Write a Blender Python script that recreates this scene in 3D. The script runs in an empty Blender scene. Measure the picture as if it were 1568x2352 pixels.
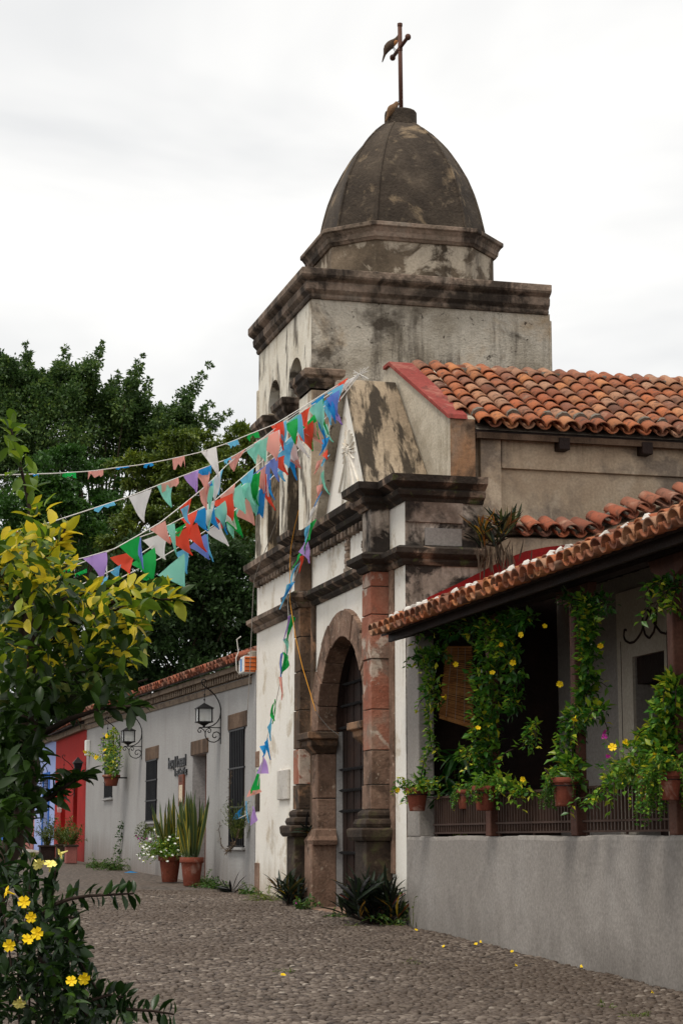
import bpy, math, random
import numpy as np
from mathutils import Vector, Matrix

SC = bpy.context.scene
COL = SC.collection
RND = random.Random(11)
NPR = np.random.default_rng(5)

# ------------------------------------------------------------------ camera
# street runs along +Y, chapel front is the plane X = XF, +Z up. Pixel helpers use a 1568 x 2352 frame.
F, HOR, VX = 4573.0, 1930.0, -424.0
CAM = np.array([0.0, 0.0, 1.6])
yaw = math.atan((784 - VX) / F)
pitch = math.atan((HOR - 1176) / F)
FW = np.array([math.sin(yaw) * math.cos(pitch), math.cos(yaw) * math.cos(pitch), math.sin(pitch)])
RT = np.array([math.cos(yaw), -math.sin(yaw), 0.0])
UP = np.cross(RT, FW)
cam = bpy.data.cameras.new('camera')
cam.sensor_fit = 'VERTICAL'; cam.sensor_height = 36.0; cam.lens = F / 2352 * 36.0
cam.clip_start = 0.1; cam.clip_end = 3000
camo = bpy.data.objects.new('camera', cam); COL.objects.link(camo)
camo.matrix_world = Matrix(((RT[0], UP[0], -FW[0], CAM[0]), (RT[1], UP[1], -FW[1], CAM[1]), (RT[2], UP[2], -FW[2], CAM[2]), (0, 0, 0, 1)))
SC.camera = camo

# ------------------------------------------------------------------ sky, sun, exposure
SUN_EL, SUN_AZ = math.radians(64), math.radians(236)     # azimuth clockwise from +Y: soft sun high over the street side
w = bpy.data.worlds.new('World'); SC.world = w; w.use_nodes = True
t = w.node_tree; t.nodes.clear()
out = t.nodes.new('ShaderNodeOutputWorld'); bg = t.nodes.new('ShaderNodeBackground')
sky = t.nodes.new('ShaderNodeTexSky'); sky.sky_type = 'NISHITA'; sky.sun_disc = False
sky.sun_elevation = SUN_EL; sky.sun_rotation = SUN_AZ; sky.air_density = 1.0; sky.dust_density = 2.0
tc = t.nodes.new('ShaderNodeTexCoord'); mp = t.nodes.new('ShaderNodeMapping'); mp.inputs['Scale'].default_value = (1, 1, 2.6)
nz = t.nodes.new('ShaderNodeTexNoise'); nz.inputs['Scale'].default_value = 2.3; nz.inputs['Detail'].default_value = 5; nz.inputs['Roughness'].default_value = .52
nz.inputs['Distortion'].default_value = .5
cr = t.nodes.new('ShaderNodeValToRGB')
cr.color_ramp.elements[0].position = .33; cr.color_ramp.elements[0].color = (5.1, 5.2, 5.3, 1)
cr.color_ramp.elements[1].position = .62; cr.color_ramp.elements[1].color = (8.5, 8.35, 8.05, 1)
mx = t.nodes.new('ShaderNodeMix'); mx.data_type = 'RGBA'; mx.inputs[0].default_value = .93
bg.inputs['Strength'].default_value = .1
t.links.new(tc.outputs['Generated'], mp.inputs[0]); t.links.new(mp.outputs[0], nz.inputs['Vector'])
t.links.new(nz.outputs['Fac'], cr.inputs[0]); t.links.new(sky.outputs[0], mx.inputs[6]); t.links.new(cr.outputs[0], mx.inputs[7])
t.links.new(mx.outputs[2], bg.inputs[0]); t.links.new(bg.outputs[0], out.inputs[0])
sl = bpy.data.lights.new('sun', 'SUN'); sl.energy = 1.5; sl.angle = math.radians(14); sl.color = (1, .94, .85)
so = bpy.data.objects.new('sun', sl); COL.objects.link(so)
sd = Vector((math.sin(SUN_AZ) * math.cos(SUN_EL), math.cos(SUN_AZ) * math.cos(SUN_EL), math.sin(SUN_EL)))
so.rotation_euler = sd.to_track_quat('Z', 'Y').to_euler(); so.location = (-10, -10, 30)
SC.view_settings.view_transform = 'Standard'; SC.view_settings.look = 'None'
SC.view_settings.exposure = 0.48; SC.view_settings.gamma = 1.0
SC.render.engine = 'CYCLES'; SC.cycles.use_denoising = True
SC.cycles.max_bounces = 8; SC.cycles.transparent_max_bounces = 8

# ------------------------------------------------------------------ pixel -> place
def ray(x, y): return FW + RT * ((x - 784) / F) - UP * ((y - 1176) / F)
def onX(x, y, X): d = ray(x, y); return CAM + d * (X / d[0])
def onY(x, y, Y): d = ray(x, y); return CAM + d * (Y / d[1])
def onZ(x, y, Z): d = ray(x, y); return CAM + d * ((Z - 1.6) / d[2])
GY = [-60, 0, 15.2, 22.85, 31.3, 52, 90, 200, 700]; GZ = [-1.5, 0, .385, .61, .78, 1.06, 1.45, 2.2, 4.0]
def gz(Y): return np.interp(Y, GY, GZ)
def onG(x, y):
    d = ray(x, y); k = 10.0
    for _ in range(30): k = (CAM[2] - gz(d[1] * k)) / -d[2]
    p = CAM + d * k; p[2] = gz(p[1]); return p
def proj(p):
    v = np.asarray(p, float) - CAM; z = v @ FW
    return 784 + F * (v @ RT) / z, 1176 - F * (v @ UP) / z

# ------------------------------------------------------------------ materials
def s(r, g, b):
    f = lambda c: (c / 255 / 12.92) if c / 255 <= .04045 else ((c / 255 + .055) / 1.055) ** 2.4
    return (f(r), f(g), f(b), 1.0)
class N:
    def __init__(self, name):
        self.m = bpy.data.materials.new(name); self.m.use_nodes = True
        self.t = self.m.node_tree; self.t.nodes.clear()
        self.out = self.t.nodes.new('ShaderNodeOutputMaterial')
        self.b = self.t.nodes.new('ShaderNodeBsdfPrincipled'); self.lk(self.b.outputs[0], self.out.inputs[0])
    def n(self, k): return self.t.nodes.new('ShaderNode' + k)
    def lk(self, a, b): self.t.links.new(a, b)
    def put(self, sock, v):
        if isinstance(v, bpy.types.NodeSocket): self.lk(v, sock)
        else: sock.default_value = v
    def pos(self, sc=(1, 1, 1), off=None):
        g = self.n('NewGeometry'); mpn = self.n('Mapping'); mpn.inputs['Scale'].default_value = sc
        self.lk(g.outputs['Position'], mpn.inputs[0])
        if off is not None: self.lk(off, mpn.inputs['Location'])
        return mpn.outputs[0]
    def obj(self, sc=(1, 1, 1)):
        g = self.n('TexCoord'); mpn = self.n('Mapping'); mpn.inputs['Scale'].default_value = sc
        self.lk(g.outputs['Object'], mpn.inputs[0]); return mpn.outputs[0]
    def rnd(self): return self.n('ObjectInfo').outputs['Random']
    def attr(self, nm):
        a = self.n('Attribute'); a.attribute_name = nm; return a.outputs['Fac']
    def noise(self, vec, sc, det=5, ro=.55, dist=0):
        k = self.n('TexNoise'); self.lk(vec, k.inputs['Vector']); k.inputs['Scale'].default_value = sc
        k.inputs['Detail'].default_value = det; k.inputs['Roughness'].default_value = ro; k.inputs['Distortion'].default_value = dist
        return k.outputs['Fac']
    def ramp(self, fac, st):
        k = self.n('ValToRGB'); self.put(k.inputs[0], fac); e = k.color_ramp.elements
        while len(e) < len(st): e.new(.5)
        for i, (p, c) in enumerate(st):
            e[i].position = p; e[i].color = c if isinstance(c, tuple) else (c, c, c, 1)
        return k.outputs[0]
    def mix(self, f, a, b, mode='MIX'):
        k = self.n('Mix'); k.data_type = 'RGBA'; k.blend_type = mode
        self.put(k.inputs[0], f); self.put(k.inputs[6], a); self.put(k.inputs[7], b); return k.outputs[2]
    def mth(self, op, a, b=0.0):
        k = self.n('Math'); k.operation = op; self.put(k.inputs[0], a); self.put(k.inputs[1], b); return k.outputs[0]
    def sep(self):
        g = self.n('NewGeometry'); q = self.n('SeparateXYZ'); self.lk(g.outputs['Position'], q.inputs[0]); return q.outputs
    def fin(self, col, rough=.85, bump=None, bs=.3, bd=.02, spec=.3, metal=0.0):
        self.put(self.b.inputs['Base Color'], col); self.put(self.b.inputs['Roughness'], rough)
        self.b.inputs['Specular IOR Level'].default_value = spec; self.b.inputs['Metallic'].default_value = metal
        if bump is not None:
            k = self.n('Bump'); k.inputs['Strength'].default_value = bs; k.inputs['Distance'].default_value = bd
            self.lk(bump, k.inputs['Height']); self.lk(k.outputs[0], self.b.inputs['Normal'])
        return self.m
MAT = {}
def surf(name, cols, sc=1.2, streak=None, patch=None, patch2=None, rough=.9, bs=.35, bd=.02, fine=30, zdirt=None, local=False, spec=.25, ps=None):
    """weathered surface: large tone noise, vertical run marks, patches with edges, fine grain."""
    k = N(name); P = k.obj() if local else k.pos()
    n1 = k.noise(P, sc, 6, .6, .3)
    m = len(cols); c = k.ramp(n1, [(.28 + .44 * i / max(1, m - 1), q) for i, q in enumerate(cols)])
    if zdirt:                                   # splash stains that start from the ground
        z0, z1, dc, am = zdirt
        o = k.sep(); g = k.mth('MULTIPLY', o[1], .027); zz = k.mth('SUBTRACT', o[2], g)
        a = k.mth('ADD', zz, k.mth('MULTIPLY', k.noise(k.pos((3, 3, .7)), 1.6, 5), .9))
        k1 = k.n('MapRange'); k1.inputs[1].default_value = z0 + .45; k1.inputs[2].default_value = z1 + .45
        k1.inputs[3].default_value = am; k1.inputs[4].default_value = 0; k.lk(a, k1.inputs[0])
        c = k.mix(k1.outputs[0], c, dc)
    for pt in (patch, patch2):
        if pt:
            psc, lo, hi, pc, am = pt
            f = k.ramp(k.noise(k.pos(ps) if ps else P, psc, 9, .62, .4), [(lo - .055, 0.0), (hi - .055, am)])
            c = k.mix(f, c, pc)
    if streak:
        lo, hi, stc, am = streak
        f = k.ramp(k.noise(k.pos((3.4, 3.4, .33)), 1.0, 9, .72), [(lo - .08, 0.0), (hi - .10, am)])
        f = k.mix(1.0, f, k.ramp(k.noise(k.pos((.8, .8, .6)), 1.0, 4, .6), [(.43, 0.0), (.56, 1.0)]), 'MULTIPLY')
        c = k.mix(f, c, stc)
    fn = k.noise(P, fine, 4, .6)
    c = k.mix(.35, c, k.ramp(fn, [(.3, .25), (.7, .75)]), 'OVERLAY')
    h = k.mth('ADD', k.mth('MULTIPLY', k.noise(P, fine * .25, 5), 1.0), k.mth('MULTIPLY', fn, .5))
    MAT[name] = k.fin(c, rough, h, bs, bd, spec); return MAT[name]
def plain(name, col, rough=.6, metal=0., spec=.3, var=.12, sc=9):
    k = N(name); n1 = k.noise(k.pos(), sc, 4)
    c = k.mix(var * 2, col, k.ramp(n1, [(.3, .2), (.7, .8)]), 'OVERLAY')
    MAT[name] = k.fin(c, rough, n1, .15, .005, spec, metal); return MAT[name]
def leafmat(name, stops, rough=.42, trans=.3, spec=.4):
    k = N(name); c = k.ramp(k.attr('tint'), stops)
    k.fin(c, rough, None, spec=spec)
    tr = k.n('BsdfTranslucent'); k.put(tr.inputs[0], k.mix(.5, c, (.25, .4, .02, 1), 'MULTIPLY') if False else c)
    ms = k.n('MixShader'); ms.inputs[0].default_value = trans
    k.lk(k.b.outputs[0], ms.inputs[1]); k.lk(tr.outputs[0], ms.inputs[2]); k.lk(ms.outputs[0], k.out.inputs[0])
    MAT[name] = k.m; return k.m

BLK = s(38, 32, 28)
surf('facade_white', [s(228, 222, 210), s(236, 231, 221), s(240, 236, 228)], .8, streak=(.62, .80, s(140, 126, 106), .55), patch=(1.7, .60, .68, s(190, 175, 152), .7), zdirt=(-.1, .55, s(160, 140, 116), .7), bs=.25)
surf('tower_white', [s(206, 196, 176), s(226, 219, 203), s(234, 228, 214)], .9, patch=(1.5, .56, .68, s(160, 142, 118), .75), patch2=(2.0, .585, .66, s(70, 60, 50), .85), bs=.4, ps=(1.6, 1.6, .5))
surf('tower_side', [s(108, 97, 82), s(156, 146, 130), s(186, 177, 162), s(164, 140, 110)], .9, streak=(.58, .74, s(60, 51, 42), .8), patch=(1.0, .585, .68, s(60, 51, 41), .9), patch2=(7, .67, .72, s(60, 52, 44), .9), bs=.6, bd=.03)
surf('drum_stain', [s(52, 44, 36), s(98, 85, 70), s(130, 114, 96)], 1.3, streak=(.55, .72, s(50, 42, 35), .8), patch=(1.6, .56, .62, s(192, 178, 158), .8), bs=.5)
surf('dome_mould', [s(46, 39, 33), s(66, 57, 48), s(90, 79, 67)], 1.6, patch=(1.25, .63, .70, s(148, 128, 102), .75), patch2=(6, .62, .74, s(116, 102, 84), .6), bs=.8, bd=.03, fine=22)
surf('cornice_stone', [s(76, 67, 58), s(120, 105, 91), s(150, 130, 114), s(140, 129, 116)], 1.8, streak=(.50, .66, s(42, 35, 30), .9), patch=(1.7, .555, .65, s(46, 39, 33), .85), bs=.7, bd=.03, fine=18)
surf('cornice_mould', [s(38, 32, 28), s(54, 46, 39), s(86, 73, 62)], 2.2, patch=(2.2, .575, .66, s(148, 126, 108), .8), patch2=(5, .66, .72, s(84, 92, 48), .5), bs=.8, bd=.03, fine=18)
surf('side_stain', [s(56, 48, 42), s(122, 108, 94), s(172, 158, 144), s(128, 116, 106)], 1.3, streak=(.56, .72, s(40, 34, 30), .9), patch=(1.5, .57, .61, s(188, 174, 160), .8), patch2=(1.7, .535, .60, s(34, 29, 26), .94), bs=.45)
surf('panel_stain', [s(50, 43, 38), s(120, 104, 92), s(196, 178, 162)], 1.9, patch=(2.6, .56, .68, s(40, 34, 30), .9), bs=.5)
surf('gable_top', [s(134, 118, 98), s(164, 146, 122), s(178, 162, 140)], 1.0, patch=(1.6, .53, .60, s(46, 40, 33), .92), patch2=(4, .58, .68, s(84, 73, 58), .6), bs=.4, ps=(2.6, .7, .7))
surf('parapet', [s(158, 146, 126), s(192, 182, 164), s(174, 158, 136)], .9, streak=(.6, .78, s(110, 96, 78), .6), bs=.3)
surf('parapet_orange', [s(104, 86, 70), s(150, 112, 82), s(140, 116, 96), s(160, 120, 86)], 1.6, patch=(1.9, .56, .66, s(70, 56, 44), .85), bs=.35)
surf('nave_wall', [s(136, 116, 96), s(170, 148, 124), s(184, 164, 140), s(152, 140, 128)], .8, patch=(.9, .56, .66, s(112, 100, 90), .75), patch2=(2.2, .61, .69, s(190, 172, 150), .6), streak=(.60, .76, s(88, 74, 58), .7), bs=.35)
surf('stone_brown', [s(92, 72, 58), s(128, 102, 86), s(148, 122, 104)], 2.2, patch=(2.3, .58, .68, s(64, 50, 40), .7), patch2=(16, .66, .72, s(196, 180, 160), .5), bs=.7, bd=.02, fine=26)
surf('stone_dark', [s(38, 31, 27), s(56, 46, 38), s(84, 68, 56)], 2.2, patch=(2.2, .62, .7, s(80, 84, 48), .5), patch2=(9, .66, .74, s(130, 112, 94), .5), bs=.8, bd=.02, fine=22)
surf('stone_sooty', [s(50, 42, 36), s(84, 68, 55), s(118, 96, 78)], 1.6, patch=(1.9, .58, .66, s(160, 122, 92), .7), patch2=(5, .64, .7, s(34, 28, 25), .8), bs=.6)
surf('red_plaster', [s(120, 98, 84), s(150, 92, 72), s(160, 110, 90), s(150, 130, 114)], 1.9, patch=(1.6, .56, .62, s(132, 112, 98), .85), patch2=(2.4, .61, .66, s(198, 184, 168), .75), streak=(.62, .78, s(72, 58, 48), .6), bs=.6)
surf('grey_wall', [s(146, 144, 142), s(155, 153, 151), s(163, 162, 160)], .6, streak=(.62, .85, s(118, 112, 106), .5), zdirt=(-.25, .5, s(118, 106, 98), .7), bs=.22, bd=.012)
surf('veranda_wall', [s(134, 128, 122), s(144, 138, 132), s(151, 146, 141)], .7, streak=(.64, .86, s(112, 106, 101), .45), patch=(1.4, .60, .72, s(120, 114, 109), .5), patch2=(.8, .60, .72, s(160, 154, 148), .5), zdirt=(-.3, .45, s(98, 92, 86), .75), bs=.4, bd=.014)
surf('veranda_back', [s(150, 144, 138), s(160, 154, 148)], .7, bs=.2)
surf('red_wall', [s(140, 22, 18), s(158, 28, 22), s(150, 34, 28)], .8, streak=(.62, .85, s(120, 24, 20), .5), zdirt=(-.2, .5, s(120, 40, 34), .6), bs=.2)
surf('red_paint', [s(132, 26, 26), s(150, 32, 30)], 1.5, patch=(3, .6, .68, s(120, 40, 36), .5), bs=.2)
surf('red_coping', [s(128, 56, 50), s(146, 68, 60)], 1.5, patch=(2.4, .57, .66, s(160, 104, 90), .7), patch2=(6, .62, .7, s(104, 56, 48), .7), bs=.35)
surf('blue_wall', [s(140, 156, 204), s(156, 170, 214)], .8, bs=.2)
surf('blue_paint', [s(42, 92, 168), s(50, 102, 180)], .8, bs=.2)
surf('violet_paint', [s(84, 80, 168), s(92, 88, 176)], .8, bs=.2)
surf('pink_wall', [s(206, 150, 160), s(216, 162, 170)], .8, zdirt=(.25, .5, s(150, 96, 88), .9), bs=.2)
surf('rose_base', [s(140, 84, 78), s(156, 98, 90)], .8, bs=.2)
surf('cream_wall', [s(196, 186, 170), s(208, 200, 186)], .8, bs=.2)
surf('old_wood', [s(70, 54, 42), s(98, 78, 62), s(116, 96, 80)], 3, streak=(.5, .7, s(52, 40, 32), .7), bs=.5, fine=40)
surf('dark_wood', [s(28, 19, 16), s(40, 26, 21), s(52, 34, 26)], 2, streak=(.5, .72, s(24, 17, 15), .8), bs=.5, fine=30, rough=.7)
surf('post_wood', [s(74, 46, 36), s(94, 60, 48), s(104, 72, 58)], 3, streak=(.5, .72, s(58, 38, 32), .7), bs=.4, fine=40, rough=.75)
surf('dentil_brick', [s(96, 82, 68), s(124, 108, 92), s(142, 128, 112)], 3, patch=(3, .58, .66, s(70, 54, 42), .7), bs=.4)
surf('mortar', [s(168, 160, 150), s(205, 200, 192), s(222, 218, 212)], 5, patch=(5, .58, .66, s(110, 100, 90), .7), bs=.6)
surf('mortar_grey', [s(96, 90, 80), s(118, 110, 100), s(134, 126, 114)], 5, patch=(5, .58, .66, s(70, 64, 52), .7), bs=.6)
surf('terracotta', [s(104, 54, 42), s(122, 64, 48), s(138, 76, 58)], 3.0, patch=(5, .60, .69, s(168, 138, 124), .55), patch2=(3.3, .64, .7, s(84, 50, 38), .6), bs=.25, fine=50)
surf('concrete_slab', [s(150, 140, 126), s(166, 158, 146)], 2, patch=(3, .6, .7, s(110, 98, 84), .5), bs=.3)
surf('plaque', [s(196, 190, 180), s(208, 203, 195)], 3, patch=(6, .64, .7, s(168, 160, 150), .6), bs=.25)
plain('iron', s(34, 33, 34), .55, .6, .4)
plain('black_iron', s(26, 27, 32), .5, .4, .4)
plain('rusty_iron', s(74, 56, 48), .75, .3)
plain('cross_metal', s(92, 62, 50), .7, .2)
plain('dark_void', s(22, 18, 17), .95)
plain('soil', s(52, 38, 28), .95)
plain('cord_white', s(220, 216, 208), .8)
plain('cord_grey', s(150, 144, 136), .8)
plain('cord_dark', s(62, 58, 54), .8)
plain('rope_yellow', s(220, 150, 40), .8)
plain('white_plastic', s(222, 222, 218), .5)
plain('orange_plastic', s(206, 106, 48), .5)
plain('bulb', s(226, 220, 200), .35)
plain('sticker_blue', s(70, 130, 190), .5)
plain('bark', s(58, 46, 36), .95, var=.3)
plain('bark_pale', s(92, 78, 62), .95, var=.3)
plain('twig_dark', s(46, 34, 26), .9)
plain('stem_green', s(92, 100, 42), .7)
plain('feather_brown', s(112, 84, 58), .8, var=.2, sc=40)
plain('feather_dark', s(74, 58, 44), .8, var=.2, sc=40)
plain('feather_tan', s(168, 112, 66), .8, var=.2, sc=40)
plain('menu_wood', s(108, 58, 40), .7)
plain('menu_paper', s(206, 190, 166), .8, sc=30, var=.3)
plain('stencil', s(58, 42, 36), .85)
plain('petal_yellow', s(240, 205, 20), .55, var=.05)
plain('petal_pale', s(238, 226, 130), .55, var=.05)
plain('petal_pink', s(214, 60, 180), .55, var=.05)
plain('petal_white', s(232, 232, 226), .55, var=.05)
g = N('lamp_glass'); g.fin(s(220, 222, 220), .08, spec=.5); g.b.inputs['Transmission Weight'].default_value = 0.0
g.b.inputs['Alpha'].default_value = .35; MAT['lamp_glass'] = g.m
leafmat('leaf_dark', [(0, s(34, 54, 26)), (.6, s(66, 94, 44)), (1, s(112, 134, 60))], .55, .38)
leafmat('leaf_mid', [(0, s(38, 58, 20)), (.6, s(78, 98, 30)), (1, s(128, 140, 42))], .5, .3)
leafmat('leaf_vivid', [(0, s(30, 58, 20)), (.6, s(60, 98, 34)), (1, s(98, 132, 48))], .5, .3)
leafmat('leaf_citrus', [(0, s(26, 44, 16)), (.45, s(58, 86, 26)), (.7, s(118, 146, 36)), (.8, s(186, 178, 38)), (1, s(240, 210, 56))], .4, .45)
leafmat('leaf_vine', [(0, s(26, 62, 24)), (.5, s(62, 112, 36)), (.85, s(122, 160, 46)), (1, s(196, 190, 50))], .36, .3)
leafmat('leaf_allamanda', [(0, s(18, 34, 14)), (.6, s(40, 66, 24)), (1, s(80, 112, 36))], .36, .3)
leafmat('leaf_rhoeo', [(0, s(24, 22, 26)), (.4, s(38, 54, 34)), (.7, s(88, 100, 46)), (.85, s(120, 48, 40)), (1, s(190, 160, 50))], .42, .25)
leafmat('leaf_snake', [(0, s(46, 62, 34)), (.5, s(72, 90, 46)), (.78, s(92, 104, 48)), (.84, s(190, 168, 58)), (1, s(206, 182, 70))], .45, .15)
leafmat('leaf_dry', [(0, s(58, 46, 36)), (.6, s(88, 72, 56)), (1, s(118, 100, 80))], .8, .2)
leafmat('leaf_white', [(0, s(200, 204, 196)), (1, s(236, 236, 230))], .6, .2)
# paper flags: thin coloured paper, light glows through
PAPER = dict(r=s(248, 92, 66), g=s(34, 182, 84), b=s(44, 158, 228), lb=s(118, 204, 240), t=s(152, 230, 208), p=s(196, 160, 230), v=s(124, 148, 224), k=s(242, 172, 158), w=s(244, 241, 238))
for q, c in PAPER.items():
    k = N('paper_' + q); n1 = k.noise(k.obj(), 7, 4); cc = k.mix(.25, c, k.ramp(n1, [(.3, .35), (.7, .65)]), 'OVERLAY')
    k.fin(cc, .65, n1, .25, .01)
    tr = k.n('BsdfTranslucent'); k.put(tr.inputs[0], cc); ms = k.n('MixShader'); ms.inputs[0].default_value = .6
    k.lk(k.b.outputs[0], ms.inputs[1]); k.lk(tr.outputs[0], ms.inputs[2]); k.lk(ms.outputs[0], k.out.inputs[0]); MAT['paper_' + q] = k.m
# clay roof tiles: tone per tile, lichen and soot patches
def tilemat(name, cols, dirt):
    k = N(name); r = k.rnd(); o = k.obj()
    c = k.ramp(r, [(i / (len(cols) - 1), q) for i, q in enumerate(cols)])
    off = k.n('CombineXYZ'); k.lk(k.mth('MULTIPLY', r, 50.), off.inputs[0]); P = k.pos((1, 1, 1), off.outputs[0])
    c = k.mix(k.ramp(k.noise(P, 9, 7, .65), [(.50, 0.), (.66, dirt)]), c, s(92, 66, 54))
    c = k.mix(k.ramp(k.noise(P, 5, 6, .6), [(.58, 0.), (.7, .6)]), c, s(176, 140, 118))
    c = k.mix(k.ramp(k.noise(P, 26, 4, .6), [(.62, 0.), (.7, .55)]), c, s(66, 56, 48))
    MAT[name] = k.fin(c, .88, k.noise(P, 30, 5), .4, .01)
tilemat('tile', [s(148, 92, 66), s(176, 104, 66), s(126, 78, 60), s(166, 126, 100), s(184, 120, 76), s(104, 70, 56), s(168, 94, 60), s(138, 100, 80)], 1.0)
tilemat('tile_old', [s(120, 74, 56), s(150, 84, 60), s(104, 70, 58), s(168, 96, 66), s(128, 92, 76), s(160, 80, 54)], .9)
# pebbles
k = N('pebble'); P = k.pos(); sv = k.attr('tint')
c = k.ramp(sv, [(0, s(48, 40, 34)), (.3, s(76, 65, 57)), (.6, s(98, 86, 76)), (.9, s(122, 110, 99)), (1, s(152, 141, 129))])
c = k.mix(k.ramp(k.noise(P, .45, 5), [(.42, 0.), (.64, .7)]), c, s(74, 61, 50))
c = k.mix(.3, c, k.ramp(k.noise(P, 60, 4), [(.3, .25), (.7, .75)]), 'OVERLAY')
MAT['pebble'] = k.fin(c, .7, k.noise(P, 45, 4), .3, .006, .35)
# ground sheet: dark bedding with pebble relief where stones are too far to tell apart
k = N('street_bed'); P = k.pos()
vo = k.n('TexVoronoi'); vo.inputs['Scale'].default_value = 15; k.lk(P, vo.inputs['Vector'])
vc = k.ramp(vo.outputs['Distance'], [(.1, s(118, 108, 99)), (.45, s(96, 86, 78)), (.62, s(58, 50, 44))])
hv = k.n('SeparateXYZ'); k.lk(vo.outputs['Color'], hv.inputs[0])
vc = k.mix(.4, vc, k.ramp(hv.outputs[0], [(0., .25), (1., .75)]), 'OVERLAY')
c = k.mix(k.ramp(k.noise(P, .4, 5), [(.4, 0.), (.7, .5)]), vc, s(92, 78, 66))
oo = k.sep()
near = k.n('MapRange'); near.inputs[1].default_value = 31.5; near.inputs[2].default_value = 33; k.lk(oo[1], near.inputs[0])
c = k.mix(near.outputs[0], s(44, 37, 31), c)
h = k.ramp(vo.outputs['Distance'], [(.1, 1.), (.6, 0.)])
MAT['street_bed'] = k.fin(c, .85, h, .5, .02)
# snake plant blade with banding comes from tint; bamboo
surf('bamboo', [s(150, 98, 54), s(172, 118, 70), s(184, 134, 84)], 6, patch=(9, .6, .68, s(112, 72, 40), .6), bs=.2, fine=60)

# ------------------------------------------------------------------ mesh helpers
ORG = {}
def org(o): return ORG.get(o.name, Vector((0, 0, 0))) if o else Vector((0, 0, 0))
def tag(o, label=None, cat=None, group=None, kind=None):
    if label: o['label'] = label
    if cat: o['category'] = cat
    if group: o['group'] = group
    if kind: o['kind'] = kind
    return o
def thing(name, loc, label, cat, group=None):
    o = bpy.data.objects.new(name, None); COL.objects.link(o); o.location = Vector([float(q) for q in loc])
    ORG[o.name] = o.location.copy(); o.empty_display_size = .2; return tag(o, label, cat, group)
def mesh_obj(name, me, mat, parent=None, smooth=False, kind=None):
    if mat: me.materials.append(MAT[mat])
    o = bpy.data.objects.new(name, me); COL.objects.link(o)
    if parent: o.parent = parent; ORG[o.name] = org(parent)
    if smooth and len(me.polygons): me.polygons.foreach_set('use_smooth', [True] * len(me.polygons))
    if kind: o['kind'] = kind
    return o
def place(name, me, parent, MW, mat=None):
    o = bpy.data.objects.new(name, me); COL.objects.link(o)
    if parent: o.parent = parent
    o.matrix_basis = Matrix.Translation(-org(parent)) @ MW
    return o
def frame(e, sv, n, p):
    return Matrix(((e[0], sv[0], n[0], p[0]), (e[1], sv[1], n[1], p[1]), (e[2], sv[2], n[2], p[2]), (0, 0, 0, 1)))
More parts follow.
